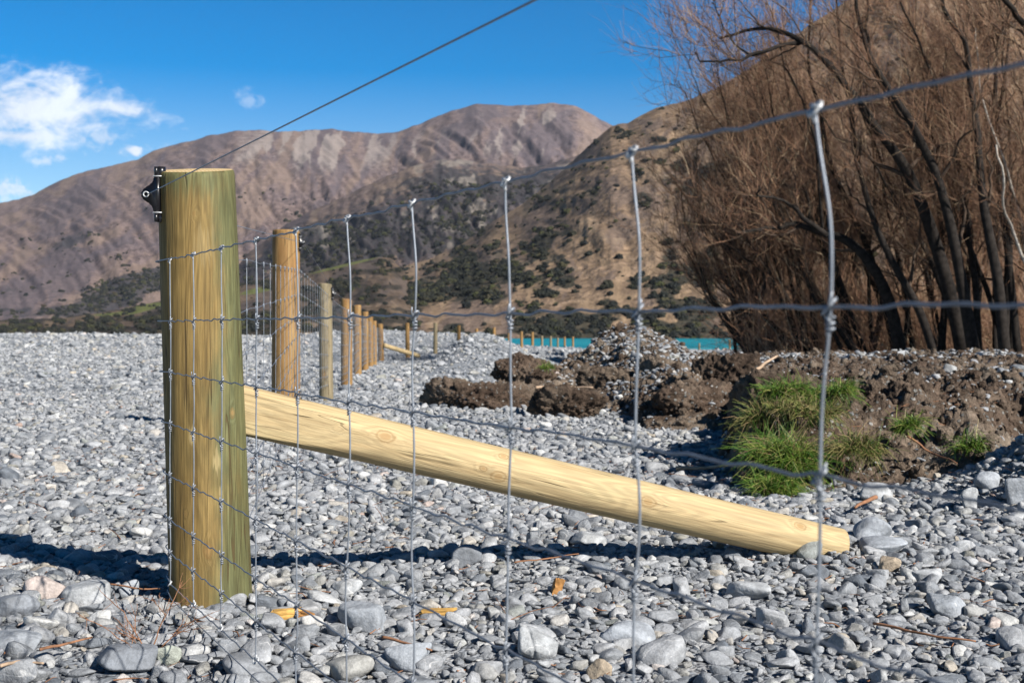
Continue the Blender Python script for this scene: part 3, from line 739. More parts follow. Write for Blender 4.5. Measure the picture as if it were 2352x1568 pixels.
# ------------------------------------------------------------------ wood scraps, sticks, twigs
def surf_pt(u, v, lift=0.012):
    for y in np.geomspace(2.3, 60, 2500):
        x = (u - CU) / F * y
        if ZS(x, y) + lift >= CH - (v - HV) / F * y: return np.array([x, y, ZS(x, y) + lift])
    return P(u, v, 60)
def stick(pix, r, mat, label, lift=.02, name='stick', cat='stick', sides=7):
    pts = np.array([surf_pt(u, v, lift) for u, v in pix])
    ym = np.clip(pts[:, 1], np.min(pts[:, 1]), np.min(pts[:, 1]) + .5)
    pts = np.array([[(u - CU) / F * y_, y_, CH - (v - HV) / F * y_] for (u, v), y_ in zip(pix, ym)])
    t = np.linspace(0, 1, 22); s = np.linspace(0, 1, len(pts))
    q = np.column_stack([np.interp(t, s, pts[:, k]) for k in range(3)])
    L = np.linalg.norm(q[-1] - q[0])
    q += .012 * L * np.column_stack([fbm(t * 5, k * 7.7, u, 2, 60) for k, u in ((0, pix[0][0]), (1, pix[0][1]), (2, 3))])
    b = MB(); b.tube(q, r * (1 - .45 * t), sides)
    o = b.build(name, mat, None, True, q[0]); tag(o, label, cat)
stick([(1231, 889), (1290, 890), (1360, 889)], .017, M['stick'], 'pale stick lying across the rubble between the clods', .07)
stick([(1550, 1074), (1620, 1074), (1693, 1064)], .012, M['stick'], 'pale stick on the gravel left of the turf lump', .035)
stick([(2006, 1429), (2080, 1446), (2160, 1462), (2244, 1470)], .004, M['redtwig'], 'long orange twig lying on the stones at the lower right', .05)
stick([(880, 1461), (940, 1478), (990, 1492)], .004, M['redtwig'], 'dark bent twig lying among the stones at the bottom centre', .045)
stick([(1725, 858), (1752, 838), (1788, 816)], .012, M['stick'], 'pale stick leaning on top of the earth bank left of the tallest wire', .12)
stick([(2010, 1140), (1985, 1152), (1962, 1164)], .010, M['redtwig'], 'brown stick poking out under the pale hollow boulder', .05)
stick([(1180, 1290), (1250, 1283), (1330, 1270)], .003, M['redtwig'], 'thin straight twig crossing the brace shadow', .04)
stick([(90, 1490), (150, 1478), (212, 1462)], .004, M['redtwig'], 'reddish twig on the stones at the lower left', .05)
stick([(0, 1528), (40, 1518), (100, 1522)], .0045, M['stick'], 'curved light brown twig in the bottom left corner', .05)
stick([(2085, 1000), (2140, 1040), (2200, 1062)], .006, M['redtwig'], 'thin root hanging from the hollow in the earth face', .08)
stick([(250, 1340), (330, 1352), (370, 1350)], .003, M['redtwig'], 'thin twig in the post shadow left of the big post', .04)
def chip(u, v, w, h, rz, rx, mat, label):
    y = surf_pt(u, v)[1]; c = surf_pt(u, v, .018)
    s = np.array([w / F * y, .03, h / F * y])
    bm = bmesh.new(); bmesh.ops.create_cube(bm, size=1)
    bmesh.ops.subdivide_edges(bm, edges=bm.edges[:], cuts=5, use_grid_fill=True)
    V = np.array([q.co[:] for q in bm.verts])
    V += .09 * np.column_stack([fbm(V[:, 0] * 2 + u, V[:, 1] * 4, V[:, 2] * 4, 2, k) for k in (1, 2, 3)])
    V[:, 1] *= 1 - .3 * V[:, 0]
    for q, p in zip(bm.verts, V * s): q.co = p
    me = bpy.data.meshes.new('wood_offcut'); bm.to_mesh(me); bm.free(); me.materials.append(mat)
    o = link('wood_offcut', me, None, c); o.rotation_euler = (0, rx, rz)
    tag(o, label, 'wood offcut', 'wood offcuts left on the gravel')
chip(658, 1410, 66, 22, .25, -.06, M['chip'], 'yellow wood offcut on the stones right of the big post')
chip(705, 1412, 40, 14, -.2, .15, M['chip2'], 'thin reddish splinter beside the yellow wood offcut')
chip(1281, 1350, 20, 40, .1, .25, M['chip2'], 'orange wood chip standing on end in front of the brace shadow')
chip(1007, 1405, 80, 13, -.1, -.05, M['chip'], 'flat yellow wood sliver in the centre of the foreground')
# a dead twiggy weed in front of the post
root = surf_pt(345, 1512, .0)
b = MB()
def sprout(p, d, L, r, lev):
    t = np.linspace(0, 1, 8)[:, None]; d = d / np.linalg.norm(d)
    q = p + d * L * t + np.array([rng.normal(0, .1), rng.normal(0, .1), .15]) * L * t ** 2 + .02 * L * rng.normal(0, 1, (8, 3)) * t
    b.tube(q, r * (1 - .6 * t[:, 0]), 5)
    if lev:
        for k in range(4):
            i = rng.integers(2, 8); sprout(q[i], d + rng.normal(0, .7, 3), L * .55, r * .6, lev - 1)
for d in ((-.5, .1, .8), (.25, 0, 1), (-.9, -.2, .7), (.7, .2, .6)):
    sprout(root, np.array(d), .11, .0022, 2)
o = b.build('dead_weed', M['redtwig'], None, True, root); tag(o, 'dead branching red brown weed among the stones in front of the big post', 'weed')
# bark and twig litter
n = 1500
ly = np.sqrt(rng.uniform(2.2 ** 2, 8 ** 2, n)); lx = rng.uniform(-.45, .55, n) * ly
lz = ZS(lx, ly) + .014
la = rng.uniform(0, 3.14, n); LL = rng.uniform(.01, .05, n) * np.where(rng.uniform(0, 1, n) < .12, 3, 1)
A = np.column_stack([lx, ly, lz]); D = np.column_stack([np.cos(la), np.sin(la), rng.normal(.05, .15, n)])
b = MB(); lr = rng.uniform(.0008, .0026, n)
b.strands(A, A + D * LL[:, None] * .5 + np.column_stack([rng.normal(0, .003, n)] * 3), A + D * LL[:, None], lr, lr * .6)
o = b.build('bark_litter', M['redtwig']); tag(o, 'reddish bark flakes and twig scraps scattered through the stones', 'bark litter', kind='stuff')

# ------------------------------------------------------------------ the big strainer post
POST_C = np.array([-.890, 3.646])
def post_mesh(name, rt, rb, ztop, zbot, mat, seed, lean=(0, 0), tilt=(0.0, 0.0), rings=46, seg=40, cap=True, bev=.006):
    """round post, local z up, uneven surface, sawn top (its own mesh when cap is False)"""
    a = np.arange(seg) / seg * 2 * np.pi
    zs = np.concatenate([np.linspace(zbot, ztop - .03, rings), ztop - np.array([.018, .008, .003, 0.0])])
    V = []
    for i, z in enumerate(zs):
        t = (z - zbot) / (ztop - zbot); r = rb + (rt - rb) * t
        rr = r * (1 + .018 * fbm(np.cos(a) * 1.6 + seed, np.sin(a) * 1.6, z * 1.4, 3, seed) + .008 * noise(np.cos(a) * 9, np.sin(a) * 9, z * 1.5, seed + 3))
        k = len(zs) - 1 - i
        rr = rr - bev * (.45, .12, .02, 0)[k] * 1.0 if False else rr - bev * {0: 1.0, 1: .45, 2: .15, 3: .03}.get(k, 0)
        x = np.cos(a) * rr + lean[0] * (z / ztop - .5); y = np.sin(a) * rr + lean[1] * (z / ztop - .5)
        zt = z + (np.cos(a) * tilt[0] + np.sin(a) * tilt[1]) * r * sstep(ztop - .10, ztop, z)
        V.append(np.column_stack([x, y, zt]))
    n = len(zs); V = np.concatenate(V)
    i = np.arange(n - 1)[:, None] * seg; j = np.arange(seg)[None]; k = (j + 1) % seg
    Q = np.stack([i + j, i + k, i + seg + k, i + seg + j], -1).reshape(-1, 4)
    top = V[-seg:]
    if cap:
        V = np.concatenate([V, top.mean(0)[None]]); c = len(V) - 1
        j = np.arange(seg); T = np.stack([(n - 1) * seg + j, (n - 1) * seg + (j + 1) % seg, np.full(seg, c)], -1)
        return mk_mesh(name, V, Q, T, mats=mat, mat_idx=np.concatenate([np.zeros(len(Q)), np.ones(len(T))])), top
    return mk_mesh(name, V, Q, mats=mat), top

strainer = empty('fence_post', (POST_C[0], POST_C[1], 0))
tag(strainer, 'thick round strainer post nearest the camera, golden timber with green stains', 'fence post', 'timber fence posts')
me, top = post_mesh('shaft', .109, .118, 1.232, -.25, (M['strainer'],), 3, lean=(-.044, 0), tilt=(.01, .165), rings=90, seg=72, cap=False)
shaft = link('shaft', me, strainer)
top = top * 1.0
V = np.concatenate([top, (top - top.mean(0)) * .5 + top.mean(0) + [0, 0, .002], top.mean(0)[None] + [0, 0, .003]])
s = len(top); j = np.arange(s); k = (j + 1) % s
Q = np.stack([j, k, s + k, s + j], -1); T = np.stack([s + j, s + k, np.full(s, 2 * s)], -1)
link('sawn_top', mk_mesh('sawn_top', V, Q, T, mats=(M['endgrain'],)), strainer)

# black plastic insulator: base strip on the post, rounded lug for the wire, two nailed ends
def insulator(parent, loc, side=1, scale=1.0):
    prof = [(-.006, .062), (.010, .062), (.012, .040), (.020, .026), (.034, .019), (.043, .010), (.046, 0), (.043, -.010), (.034, -.018), (.021, -.024), (.013, -.040), (.010, -.060), (-.006, -.060)]
    bm = bmesh.new()
    f = bm.faces.new([bm.verts.new((x, -.014, z)) for x, z in prof])
    r = bmesh.ops.extrude_face_region(bm, geom=[f])
    for v_ in r['geom']:
        if isinstance(v_, bmesh.types.BMVert): v_.co.y = .014
    bmesh.ops.recalc_face_normals(bm, faces=bm.faces[:])
    bmesh.ops.bevel(bm, geom=[e for e in bm.edges], offset=.004, segments=2, affect='EDGES')
    me = bpy.data.meshes.new('insulator'); bm.to_mesh(me); bm.free(); me.materials.append(M['black'])
    for p_ in me.polygons: p_.use_smooth = True
    o = link('insulator', me, parent, loc); o.scale = (scale * side, scale, scale)
    for z in (.060, -.060):
        b = MB(); b.tube([(-.004, -.001, z - .012), (-.004, 0, z), (-.004, 0, z + .012)], [.011, .012, .011], 14)
        b.tube([(.006, -.012, z - .011), (.006, -.012, z), (.006, -.012, z + .011)], [.005, .0055, .005], 8)
        e = b.build('end_lug', M['black'], o)
        b = MB(); b.tube([(-.012, -.013, z * .78), (.012, -.015, z * .78), (.016, -.004, z * .78)], .0017, 6); b.build('staple', M['steel'], o)
    ph = np.linspace(0, 2 * np.pi, 25)
    b = MB(); b.tube(np.column_stack([.031 + .0065 * np.cos(ph), np.full(25, -.0155), .0065 * np.sin(ph)]), .0018, 6, cap=False)
    b.build('eyelet', M['steel'], o)
    return o
INS_Z = CH + 301 / F * 3.62
insulator(strainer, (-.111, -.055, INS_Z), -1, 1.1)

# ------------------------------------------------------------------ the brace
ax = B0 - A0; LEN = np.linalg.norm(ax)
zloc = Vector(ax).normalized(); ylo = zloc.cross(Vector((0, 1, 0))).normalized(); xloc = ylo.cross(zloc)   # local -x... faces the viewer
xv = Vector((0, -1, 0)) - zloc * Vector((0, -1, 0)).dot(zloc); xv.normalize(); yv_ = zloc.cross(xv)
mat4 = Matrix((( xv.x, yv_.x, zloc.x, A0[0]), (xv.y, yv_.y, zloc.y, A0[1]), (xv.z, yv_.z, zloc.z, A0[2]), (0, 0, 0, 1)))
seg, rings = 72, 120
a = np.arange(seg) / seg * 2 * np.pi
V = []
for z in np.linspace(-.05, LEN, rings):
    r = .0725 - .006 * (z / LEN)
    rr = r * (1 + .022 * fbm(np.cos(a) * 1.3, np.sin(a) * 1.3, z * 1.6, 3, 71) + .006 * noise(np.cos(a) * 8, np.sin(a) * 8, z * 2.2, 74))
    x, y = np.cos(a) * rr, np.sin(a) * rr
    # the end by the post is sawn flat on the viewer's side
    flat = .038 + .036 * np.clip(z / .46, 0, 1.2)
    x = np.minimum(x, flat)
    wx = A0[0] + xv.x * x + yv_.x * y + zloc.x * z             # cut to butt against the post
    V.append(np.column_stack([x, y, z + np.maximum(-.802 - wx, 0) / zloc.x]))
V = np.concatenate(V); n = rings
i = np.arange(n - 1)[:, None] * seg; j = np.arange(seg)[None]; k = (j + 1) % seg
Q = np.stack([i + j, i + k, i + seg + k, i + seg + j], -1).reshape(-1, 4)
V = np.concatenate([V, [V[:seg].mean(0)], [[0, 0, LEN]]])
j = np.arange(seg); k = (j + 1) % seg
T = np.concatenate([np.stack([np.full(seg, n * seg), k, j], -1), np.stack([np.full(seg, n * seg + 1), (n - 1) * seg + j, (n - 1) * seg + k], -1)])
brace = link('brace', mk_mesh('brace', V, Q, T, mats=(M['brace'],)))
brace.matrix_world = mat4
tag(brace, 'pale yellow pine brace slanting from the big post down to the gravel', 'brace')

# ------------------------------------------------------------------ front wire netting
ND = np.array([.498, -1.0]); ND /= np.linalg.norm(ND)         # from the post towards the viewer's right
S0 = np.array([.798 - .498 * 3.51, 3.51])                      # first upright
def npt(s, z): return np.array([S0[0] + ND[0] * s, S0[1] + ND[1] * s, z])
WZ = [.9664, .797, .653, .511, .368, .244, .153, .068]
NROT = math.atan2(ND[1], ND[0])
net = empty('wire_netting', (S0[0], S0[1], 0))
tag(net, 'galvanised wire netting wrapped round the big post and running past the camera at the right', 'wire netting', 'wire nettings on the fence')
NO = np.array([S0[0], S0[1], 0])
rr_ = .121
def wrap(z):
    """the end of a line wire, wound round the far side of the post"""
    c = np.array([POST_C[0] + (z / 1.232 - .5) * -.044, POST_C[1]])
    n_in = np.array([ND[1], -ND[0]]); n_in = -n_in if n_in.dot(c - S0) < 0 else n_in
    a0 = math.atan2(-n_in[1], -n_in[0])
    pts = []
    for t in np.linspace(0, 1, 14):
        ang = a0 - t * 2.6
        pts.append([c[0] + rr_ * math.cos(ang), c[1] + rr_ * math.sin(ang), z + .004 * t])
    return np.array(pts)[::-1]
def kinked(z, k, s1):
    ss = np.arange(.02, s1, .0125); y = np.zeros_like(ss)
    for c in np.arange(-.3, s1, .1):
        amp = .0032 * rng.uniform(.5, 1.3) * (1 if rng.uniform() < .75 else -.6); cc = c + rng.uniform(-.012, .012)
        q = (ss - cc) / .017
        y += amp * q * np.exp(-q * q / 2) * 1.2
    y += .0015 * fbm(ss * 3, k * 5.5, 0, 2, 81)
    return np.array([npt(s, z + dy) for s, dy in zip(ss, y)])
NET_END = 4.1
for k, z in enumerate(WZ):
    b = MB(); w = wrap(z)
    b.tube(np.concatenate([w, kinked(z, k, NET_END)]), .00165 if k else .0018, 8)
    b.build('line_wire', M['wire'], net, True, NO)
b = MB(); b.tube(np.concatenate([wrap(.028), [npt(s, .028) for s in np.linspace(.02, 1.5, 12)]]), .0014, 6)
b.build('bottom_wire', M['wire'], net, True, NO)
# knots, one mesh each shared by all copies
def knot_mesh(kind):
    b = MB(); t = np.linspace(0, 1, 34)
    if kind != 'end':
        a = t * 2 * np.pi * 1.35      # loop hugging the line wire
        b.tube(np.column_stack([.0062 * np.cos(a) - .002, .0050 * np.sin(a), .0065 * np.sin(a + .6) + .001 * t]), .0014, 6)
        t2 = np.linspace(0, 1, 46); a = t2 * 2 * np.pi * 2.7   # coil down the upright
        b.tube(np.column_stack([.0030 * np.cos(a), .0030 * np.sin(a), -.009 - .013 * t2 + .0015 * np.sin(a)]), .0013, 6)
        b.tube([(.002, -.003, -.002), (.006, -.004, .006), (.008, -.003, .013)], [.0014, .0013, .001], 6)
        b.tube([(-.004, 0, -.004), (-.002, -.003, -.009), (.003, -.002, -.012)], .0014, 6)
    else:
        a = t * 2 * np.pi * 1.6
        b.tube(np.column_stack([.0052 * np.cos(a) - .001 + .002 * t, .0040 * np.sin(a), .0052 * np.sin(a)]), .0018, 7)
        b.tube([(0, -.003, .003), (.006, -.004, .001), (.011, -.003, .000)], [.0016, .0015, .0012], 6)
        b.tube([(-.003, 0, 0), (0, -.002, -.005), (.001, 0, -.011)], .0019, 7)
    V, Q, T = b.data(); return mk_mesh('knot', V, Q, T, mats=(M['knot'] if kind != 'end' else M['steel'],))
KM = {'end': knot_mesh('end'), 'mid': knot_mesh('mid')}
US = [390, 443, 508, 587, 679, 796, 945, 1160, 1450, 1870]
spos = [((3.51 * 660 / (u + 270)) - 3.51) / ND[1] for u in US] + [3.02, 3.32, 3.62, 3.92]
DS = [0, .018, .010, .008, .005, .003, .001, 0]
for i, s in enumerate(spos):
    o_ = npt(s, 0)
    jit = rng.normal(0, .0035, 8); jit[0] = 0
    zk = np.array(WZ[::-1]); sk = np.array([s + DS[k] * (.5 + .5 * min(1, i / 4)) + jit[k] for k in range(8)])[::-1]
    zz = np.linspace(WZ[7], WZ[0], 120)
    # the upright bows a little between its knots
    b = MB()
    sm = np.interp(zz, zk, sk)
    ker = np.ones(9) / 9; sm = np.convolve(np.pad(sm, 4, mode='edge'), ker, mode='valid')
    bow = np.zeros_like(zz)
    for q in range(7):
        lo, hi = zk[q], zk[q + 1]; m_ = (zz >= lo) & (zz <= hi)
        bow[m_] += rng.normal(0, .004) * np.sin(np.pi * (zz[m_] - lo) / (hi - lo))
    if 5 <= i: bow += .006 * np.exp(-((zz - .87) / .05) ** 2) - .004 * np.exp(-((zz - .72) / .06) ** 2)
    b.tube([npt(a_ + c_, z_) for a_, c_, z_ in zip(sm, bow, zz)], .00155, 7)
    so = b.build('stay_wire', M['stay'], net, True, NO)
    for k in range(8):
        sp_ = np.interp(WZ[k], zz, sm)
        kn = bpy.data.objects.new('knot', KM['end' if k in (0, 7) else 'mid']); COL.objects.link(kn); kn.parent = so
        kn.location = npt(sp_, WZ[k]) - NO
        kn.rotation_euler = (0 if k != 7 else math.pi, 0, NROT + rng.normal(0, .35)); kn.scale = (1.0, 1.0, 1.0) if 0 < k < 7 else (1.1, 1.1, 1.1)

# the single wire above the netting
wz = INS_Z
w0 = np.array([POST_C[0] - .118 - .031, POST_C[1] - .055, wz])
b = MB(); b.tube([w0 + np.array([ND[0] * s, ND[1] * s, 0]) for s in np.linspace(0, 4.6, 24)], .00155, 8)
o = b.build('top_wire', M['wire'], None, True, w0); tag(o, 'single taut wire rising from the black insulator across the sky', 'fence wire', 'single fence wires')

# ------------------------------------------------------------------ the fence running away
#         u,   top v, Y,    r,    wood,   label
POSTS = [
 (657, 530, 9.2, .103, 'orange', 'orange strainer post behind the big post, black insulator on its right side', True),
 (748, 652, 12.9, .071, 'greywood', 'greyish weathered post just beyond the orange strainer, small black insulator at its top', True),
 (796, 687, 17.0, .076, 'orange', 'orange post just right of the greyish weathered post', False),
 (821, 701, 21.9, .070, 'orange', 'orange post partly behind the one right of the greyish post', False),
 (839, 716, 27.0, .070, 'orange', 'yellow orange post third from the far corner of the receding fence', False),
 (851, 727, 30.7, .066, 'orange', 'post second from the far corner of the receding fence', False),
 (860, 737, 35.0, .066, 'orange', 'narrow looking post right before the far corner strainer', False),
 (874, 744, 40.8, .098, 'orange', 'yellow corner strainer post holding the far slanting brace', False),
 (936, 741.6, 45.0, .078, 'orange', 'post standing behind the middle of the far slanting brace', False),
 (1000, 741.6, 48.0, .078, 'greywood', 'greyer post beside the left end of the grey gravel mound', False),
 (1054, 747.5, 52.0, .076, 'orange', 'orange post rising from behind the left slope of the grey gravel mound', False),
 (1095, 754.5, 57.0, .075, 'orange', 'post whose tip alone shows over the crest of the grey gravel mound', False),
 (1135, 751.7, 62.0, .078, 'orange', 'orange post behind the right slope of the grey gravel mound', False),
 (1169, 755.7, 67.0, .078, 'orange', 'orange post just left of where the turquoise water begins', False),
 (1198, 761, 73.0, .080, 'orange', 'first orange post standing against the turquoise water', False),
 (1223, 762.7, 79.0, .088, 'orange', 'second and tallest looking orange post against the turquoise water', False),
 (1245, 771, 86.0, .085, 'greywood', 'dull brown post third against the turquoise water', False),
 (1265, 771.4, 93.0, .085, 'greywood', 'dull brown post fourth against the turquoise water', False),
 (1281, 775.6, 100.0, .085, 'greywood', 'low dull post fifth against the turquoise water', False),
 (1297, 773, 107.0, .090, 'orange', 'second last post before the grey heap hides the water', False),
 (1316, 772.8, 114.0, .100, 'orange', 'last orange post before the grey heap hides the water', False),
 (1606, 788, 121.0, .10, 'greywood', 'dull stub of a post against the water right of the grey heap', False),
 (1676, 779, 128.0, .10, 'orange', 'thin post against the water just left of the leftmost willow', False),
]
PP = []
for i, (u, vt, y, r, mt, label, ins) in enumerate(POSTS):
    t = P(u, vt, y); g0 = float(G(t[0], y))
    zbot = min(g0, t[2] - 1.22) - .25
    base = np.array([t[0], y, min(g0, t[2] - .9)])
    lean = rng.normal(0, .012, 2)
    if i == 7: lean = np.array([-.06, 0])
    me, _ = post_mesh('shaft' if ins else 'fence_post', r * .96, r * 1.04, t[2] - base[2], zbot - base[2], (M[mt], M['endgrain']), 200 + i, lean=lean * .5, tilt=tuple(rng.normal(0, .06, 2)), rings=24, seg=28)
    if ins:
        ro = empty('fence_post', base); link('shaft', me, ro)
        h = insulator(ro, (r * 1.0, -.02, t[2] - base[2] - (.085 if i == 0 else .10)), 1, .9)
    else: ro = link('fence_post', me, None, base)
    tag(ro, label, 'fence post', 'timber fence posts'); PP.append((t, r, base))

# netting from the big post to the far corner strainer: one strip on the viewer's side of the posts
line = [(np.array([POST_C[0] + .06, POST_C[1] + .10]), .985)]
for (t, r, base) in PP[:8]:
    y = t[1]; line.append((np.array([t[0] + .6 * r, y - r - .004]), {9.2: 1.19, 12.9: 1.10}.get(y, t[2] - .16)))
line[1] = (np.array([(689 - CU) / F * 9.12, 9.12]), 1.19)
xy = np.array([q[0] for q in line]); zt = np.array([q[1] for q in line])
dd = np.concatenate([[0], np.cumsum(np.linalg.norm(np.diff(xy, axis=0), axis=1))])
def lp(s, zoff): return np.array([np.interp(s, dd, xy[:, 0]), np.interp(s, dd, xy[:, 1]), np.interp(s, dd, zt) - zoff - .02 * math.sin(math.pi * ((s / 4.3) % 1)) * (s > 9)])
OFF = [WZ[0] - z for z in WZ]
net2 = empty('wire_netting', (xy[0][0], xy[0][1], 0)); N2 = np.array([xy[0][0], xy[0][1], 0])
tag(net2, 'second strip of wire netting hung on the posts that recede behind the big post', 'wire netting', 'wire nettings on the fence')
for k, of in enumerate(OFF):
    b = MB(); b.tube([lp(s, of) + [0, 0, .003 * math.sin(s * 20)] for s in np.linspace(0, dd[-1], 160)], .0014, 6); b.build('line_wire', M['wire'], net2, True, N2)
def stay_into(b, s, kn=True):
    zz = np.linspace(0, OFF[-1], 9); b.tube([lp(s + .01 * math.sin(z * 7), z) for z in zz], .0013, 5)
    for of in OFF:
        c = lp(s, of); b.tube([c + [0, 0, .008], c, c - [0, 0, .022]], [.002, .0036, .0022], 6)
ss = np.concatenate([np.arange(.55, dd[1], .44), np.arange(dd[1] + .15, dd[-1], .30)])
for s in ss[:34]:
    b = MB(); stay_into(b, s); b.build('stay_wire', M['stay'], net2, True, N2)
b = MB()
for s in ss[34:]: stay_into(b, s)
o = b.build('far_stay_wires', M['stay'], net2, True, N2); o['kind'] = 'stuff'; o['label'] = 'stay wires too far off to tell apart'
# thin single wire from insulator to insulator above that strip
pw = [np.array([POST_C[0], POST_C[1] + .13, 1.10])] + [np.array([PP[i][0][0] + PP[i][1] + .028, PP[i][0][1] - .02, PP[i][0][2] - .09]) for i in range(7)]
b = MB(); b.tube(pw, .0014, 6); o = b.build('top_wire', M['wire'], None, True, pw[0]); tag(o, 'thin dark wire strung above the receding netting from insulator to insulator', 'fence wire', 'single fence wires')
# the far corner's own brace
a_, c_ = P(882, 793, 40.7), P(962, 817, 41.8)
b = MB(); t = np.linspace(0, 1, 12)[:, None]; b.tube(a_ + (c_ - a_) * t, .075, 14)
o = b.build('brace', M['brace'], None, True, a_); tag(o, 'small distant brace slanting right from the far corner strainer post', 'brace')

# ------------------------------------------------------------------ lake
m, g = new_mat('lake_water')
p = g.n('ShaderNodeNewGeometry').outputs['Position']
wv = g.noise(g.mapping(p, (.25, .06, 1)), 1.0, 4, .6)
col = g.mix(g.mapr(g.noise(g.mapping(p, (.01, .03, 1)), 1.0, 3), .35, .65), (.004, .155, .20), (.010, .21, .255))
finish(m, g, col, .45, wv, .4, .35, .12)
me = mk_mesh('lake', [(-1500, 95, -6), (1500, 95, -6), (1500, 900, -6), (-1500, 900, -6)], [[0, 1, 2, 3]], mats=(m,))
tag(link('lake', me), 'strip of turquoise lake between the gravel and the far hills', 'lake', kind='structure')

# ------------------------------------------------------------------ the far hills
def hill_material(name, grass, dark, scree, kind):
    m, g = new_mat(name)
    p = g.n('ShaderNodeNewGeometry').outputs['Position']
    def at(n_): return g.n('ShaderNodeAttribute', attribute_name=n_).outputs['Fac']
    n1 = g.noise(p, .004, 6, .62, .4); n2 = g.noise(p, .03, 6, .65, .3); n3 = g.noise(p, .12, 4, .7)
    col = g.mix(g.mapr(n1, .35, .65), grass[0], grass[1])
    col = g.mix(1.0, col, g.grey(g.mapr(n2, .3, .7, .62, 1.36)), 'MULTIPLY')
    col = g.mix(1.0, col, g.grey(g.mapr(n3, .3, .7, .70, 1.30)), 'MULTIPLY')
    col = g.mix(g.math('MULTIPLY', g.mapr(at('streak'), .44, .30), .62), col, tuple(.55 * a_ + .03 for a_ in (grass[0][0] * .92, grass[0][1] * .92, grass[0][2] * 1.12)))
    col = g.mix(g.math('MULTIPLY', g.mapr(at('streak'), .58, .78), .5), col, grass[2])
    sv = g.math('ADD', g.math('ADD', at('scrub'), g.math('MULTIPLY', g.math('SUBTRACT', .5, at('streak')), .35)), g.math('MULTIPLY', g.math('SUBTRACT', n2, .5), 1.5))
    col = g.mix(g.math('MULTIPLY', g.mapr(sv, .42, .62), .92), col, g.mix(g.mapr(n3, .35, .65), dark[0], dark[1]))
    cv = g.math('ADD', at('scree'), g.math('MULTIPLY', g.math('SUBTRACT', n2, .5), 1.0))
    col = g.mix(g.math('MULTIPLY', g.mapr(cv, .3, 1.05), .85), col, scree)
    col = g.mix(g.mapr(g.math('ADD', at('green'), g.math('MULTIPLY', g.math('SUBTRACT', n1, .5), .5)), .45, .6), col, (.115, .125, .045))
    h = g.math('ADD', n2, g.math('MULTIPLY', n3, .35))
    return finish(m, g, col, .95, h, 9.0, .8, .05)

def sheet(name, u0, u1, nu, nt, ridge, Y0, Y1, zf, prof, amp, seed, mat, gsk, masks, back=.35, label=''):
    U = np.linspace(u0, u1, nu); Tt = np.concatenate([np.linspace(0, 1, nt), 1 + back * np.linspace(.04, 1, 12)])
    UU, TT = np.meshgrid(U, Tt)
    def zfun(u, t):
        y = Y0 + (Y1 - Y0) * t
        rp = np.array(ridge); v = np.interp(u, rp[:, 0], rp[:, 1])
        v = v + 1.6 * fbm(u / 23.0, seed, 0, 3, seed)
        zr = CH - (v - HV) / F * Y1
        pr = np.where(t <= 1, np.clip(t, 0, 1) ** prof, 1 - .9 * (t - 1) / back)
        z = zf + (zr - zf) * pr
        w = np.clip(4 * t * (1 - t), 0, 1) * (zr - zf)
        ug = u + gsk * t * 400
        gul = np.abs(fbm(ug / 120.0, t * 1.3, seed * .7, 4, seed, .55)) - .35
        gul2 = np.abs(fbm(ug / 34.0, t * 3.0, seed * .3, 4, seed + 7, .6)) - .35
        z = z + w * amp * (.75 * gul + .40 * gul2 + .10 * fbm(u / 9.0, t * 14.0, seed, 3, seed + 11))
        return (u - CU) / F * y, y, z
    X, Y, Z = zfun(UU, TT)
    nr, ncol = UU.shape; idx = np.arange(UU.size).reshape(UU.shape)
    Q = np.stack([idx[:-1, :-1], idx[:-1, 1:], idx[1:, 1:], idx[1:, :-1]], -1).reshape(-1, 4)
    me = mk_mesh(name, np.stack([X, Y, Z], -1), Q, mats=(mat,))
    VV = HV - F * (Z - CH) / Y
    th = np.interp(UU, [0, 450, 700, 1000, 1500], [.66, .66, 1.15, 1.0, .75])      # streaks run down the fall line
    al, ac = -UU * np.cos(th) + VV * np.sin(th), UU * np.sin(th) + VV * np.cos(th) + 16 * fbm(UU / 45.0, VV / 45.0, 2.0, 3, seed + 63)
    masks = dict(masks, streak=lambda u, v, t: .5 + .55 * (fbm(ac / 30.0, al / 130.0, seed, 5, seed + 61, .6) * .75 + .35 * fbm(UU / 70.0, VV / 55.0, seed, 4, seed + 65)))
    for nm, fn in masks.items():
        at = me.attributes.new(nm, 'FLOAT', 'POINT'); at.data.foreach_set('value', np.clip(fn(UU, VV, TT), 0, 1).astype(np.float32).ravel())
    o = link(name, me); tag(o, label, 'hill', kind='structure')
    return zfun
def blob(u, v, cu, cv, ru, rv, rot=0.0):
    c, s = math.cos(rot), math.sin(rot); dx, dy = u - cu, v - cv
    return np.exp(-(((dx * c + dy * s) / ru) ** 2 + ((-dx * s + dy * c) / rv) ** 2))

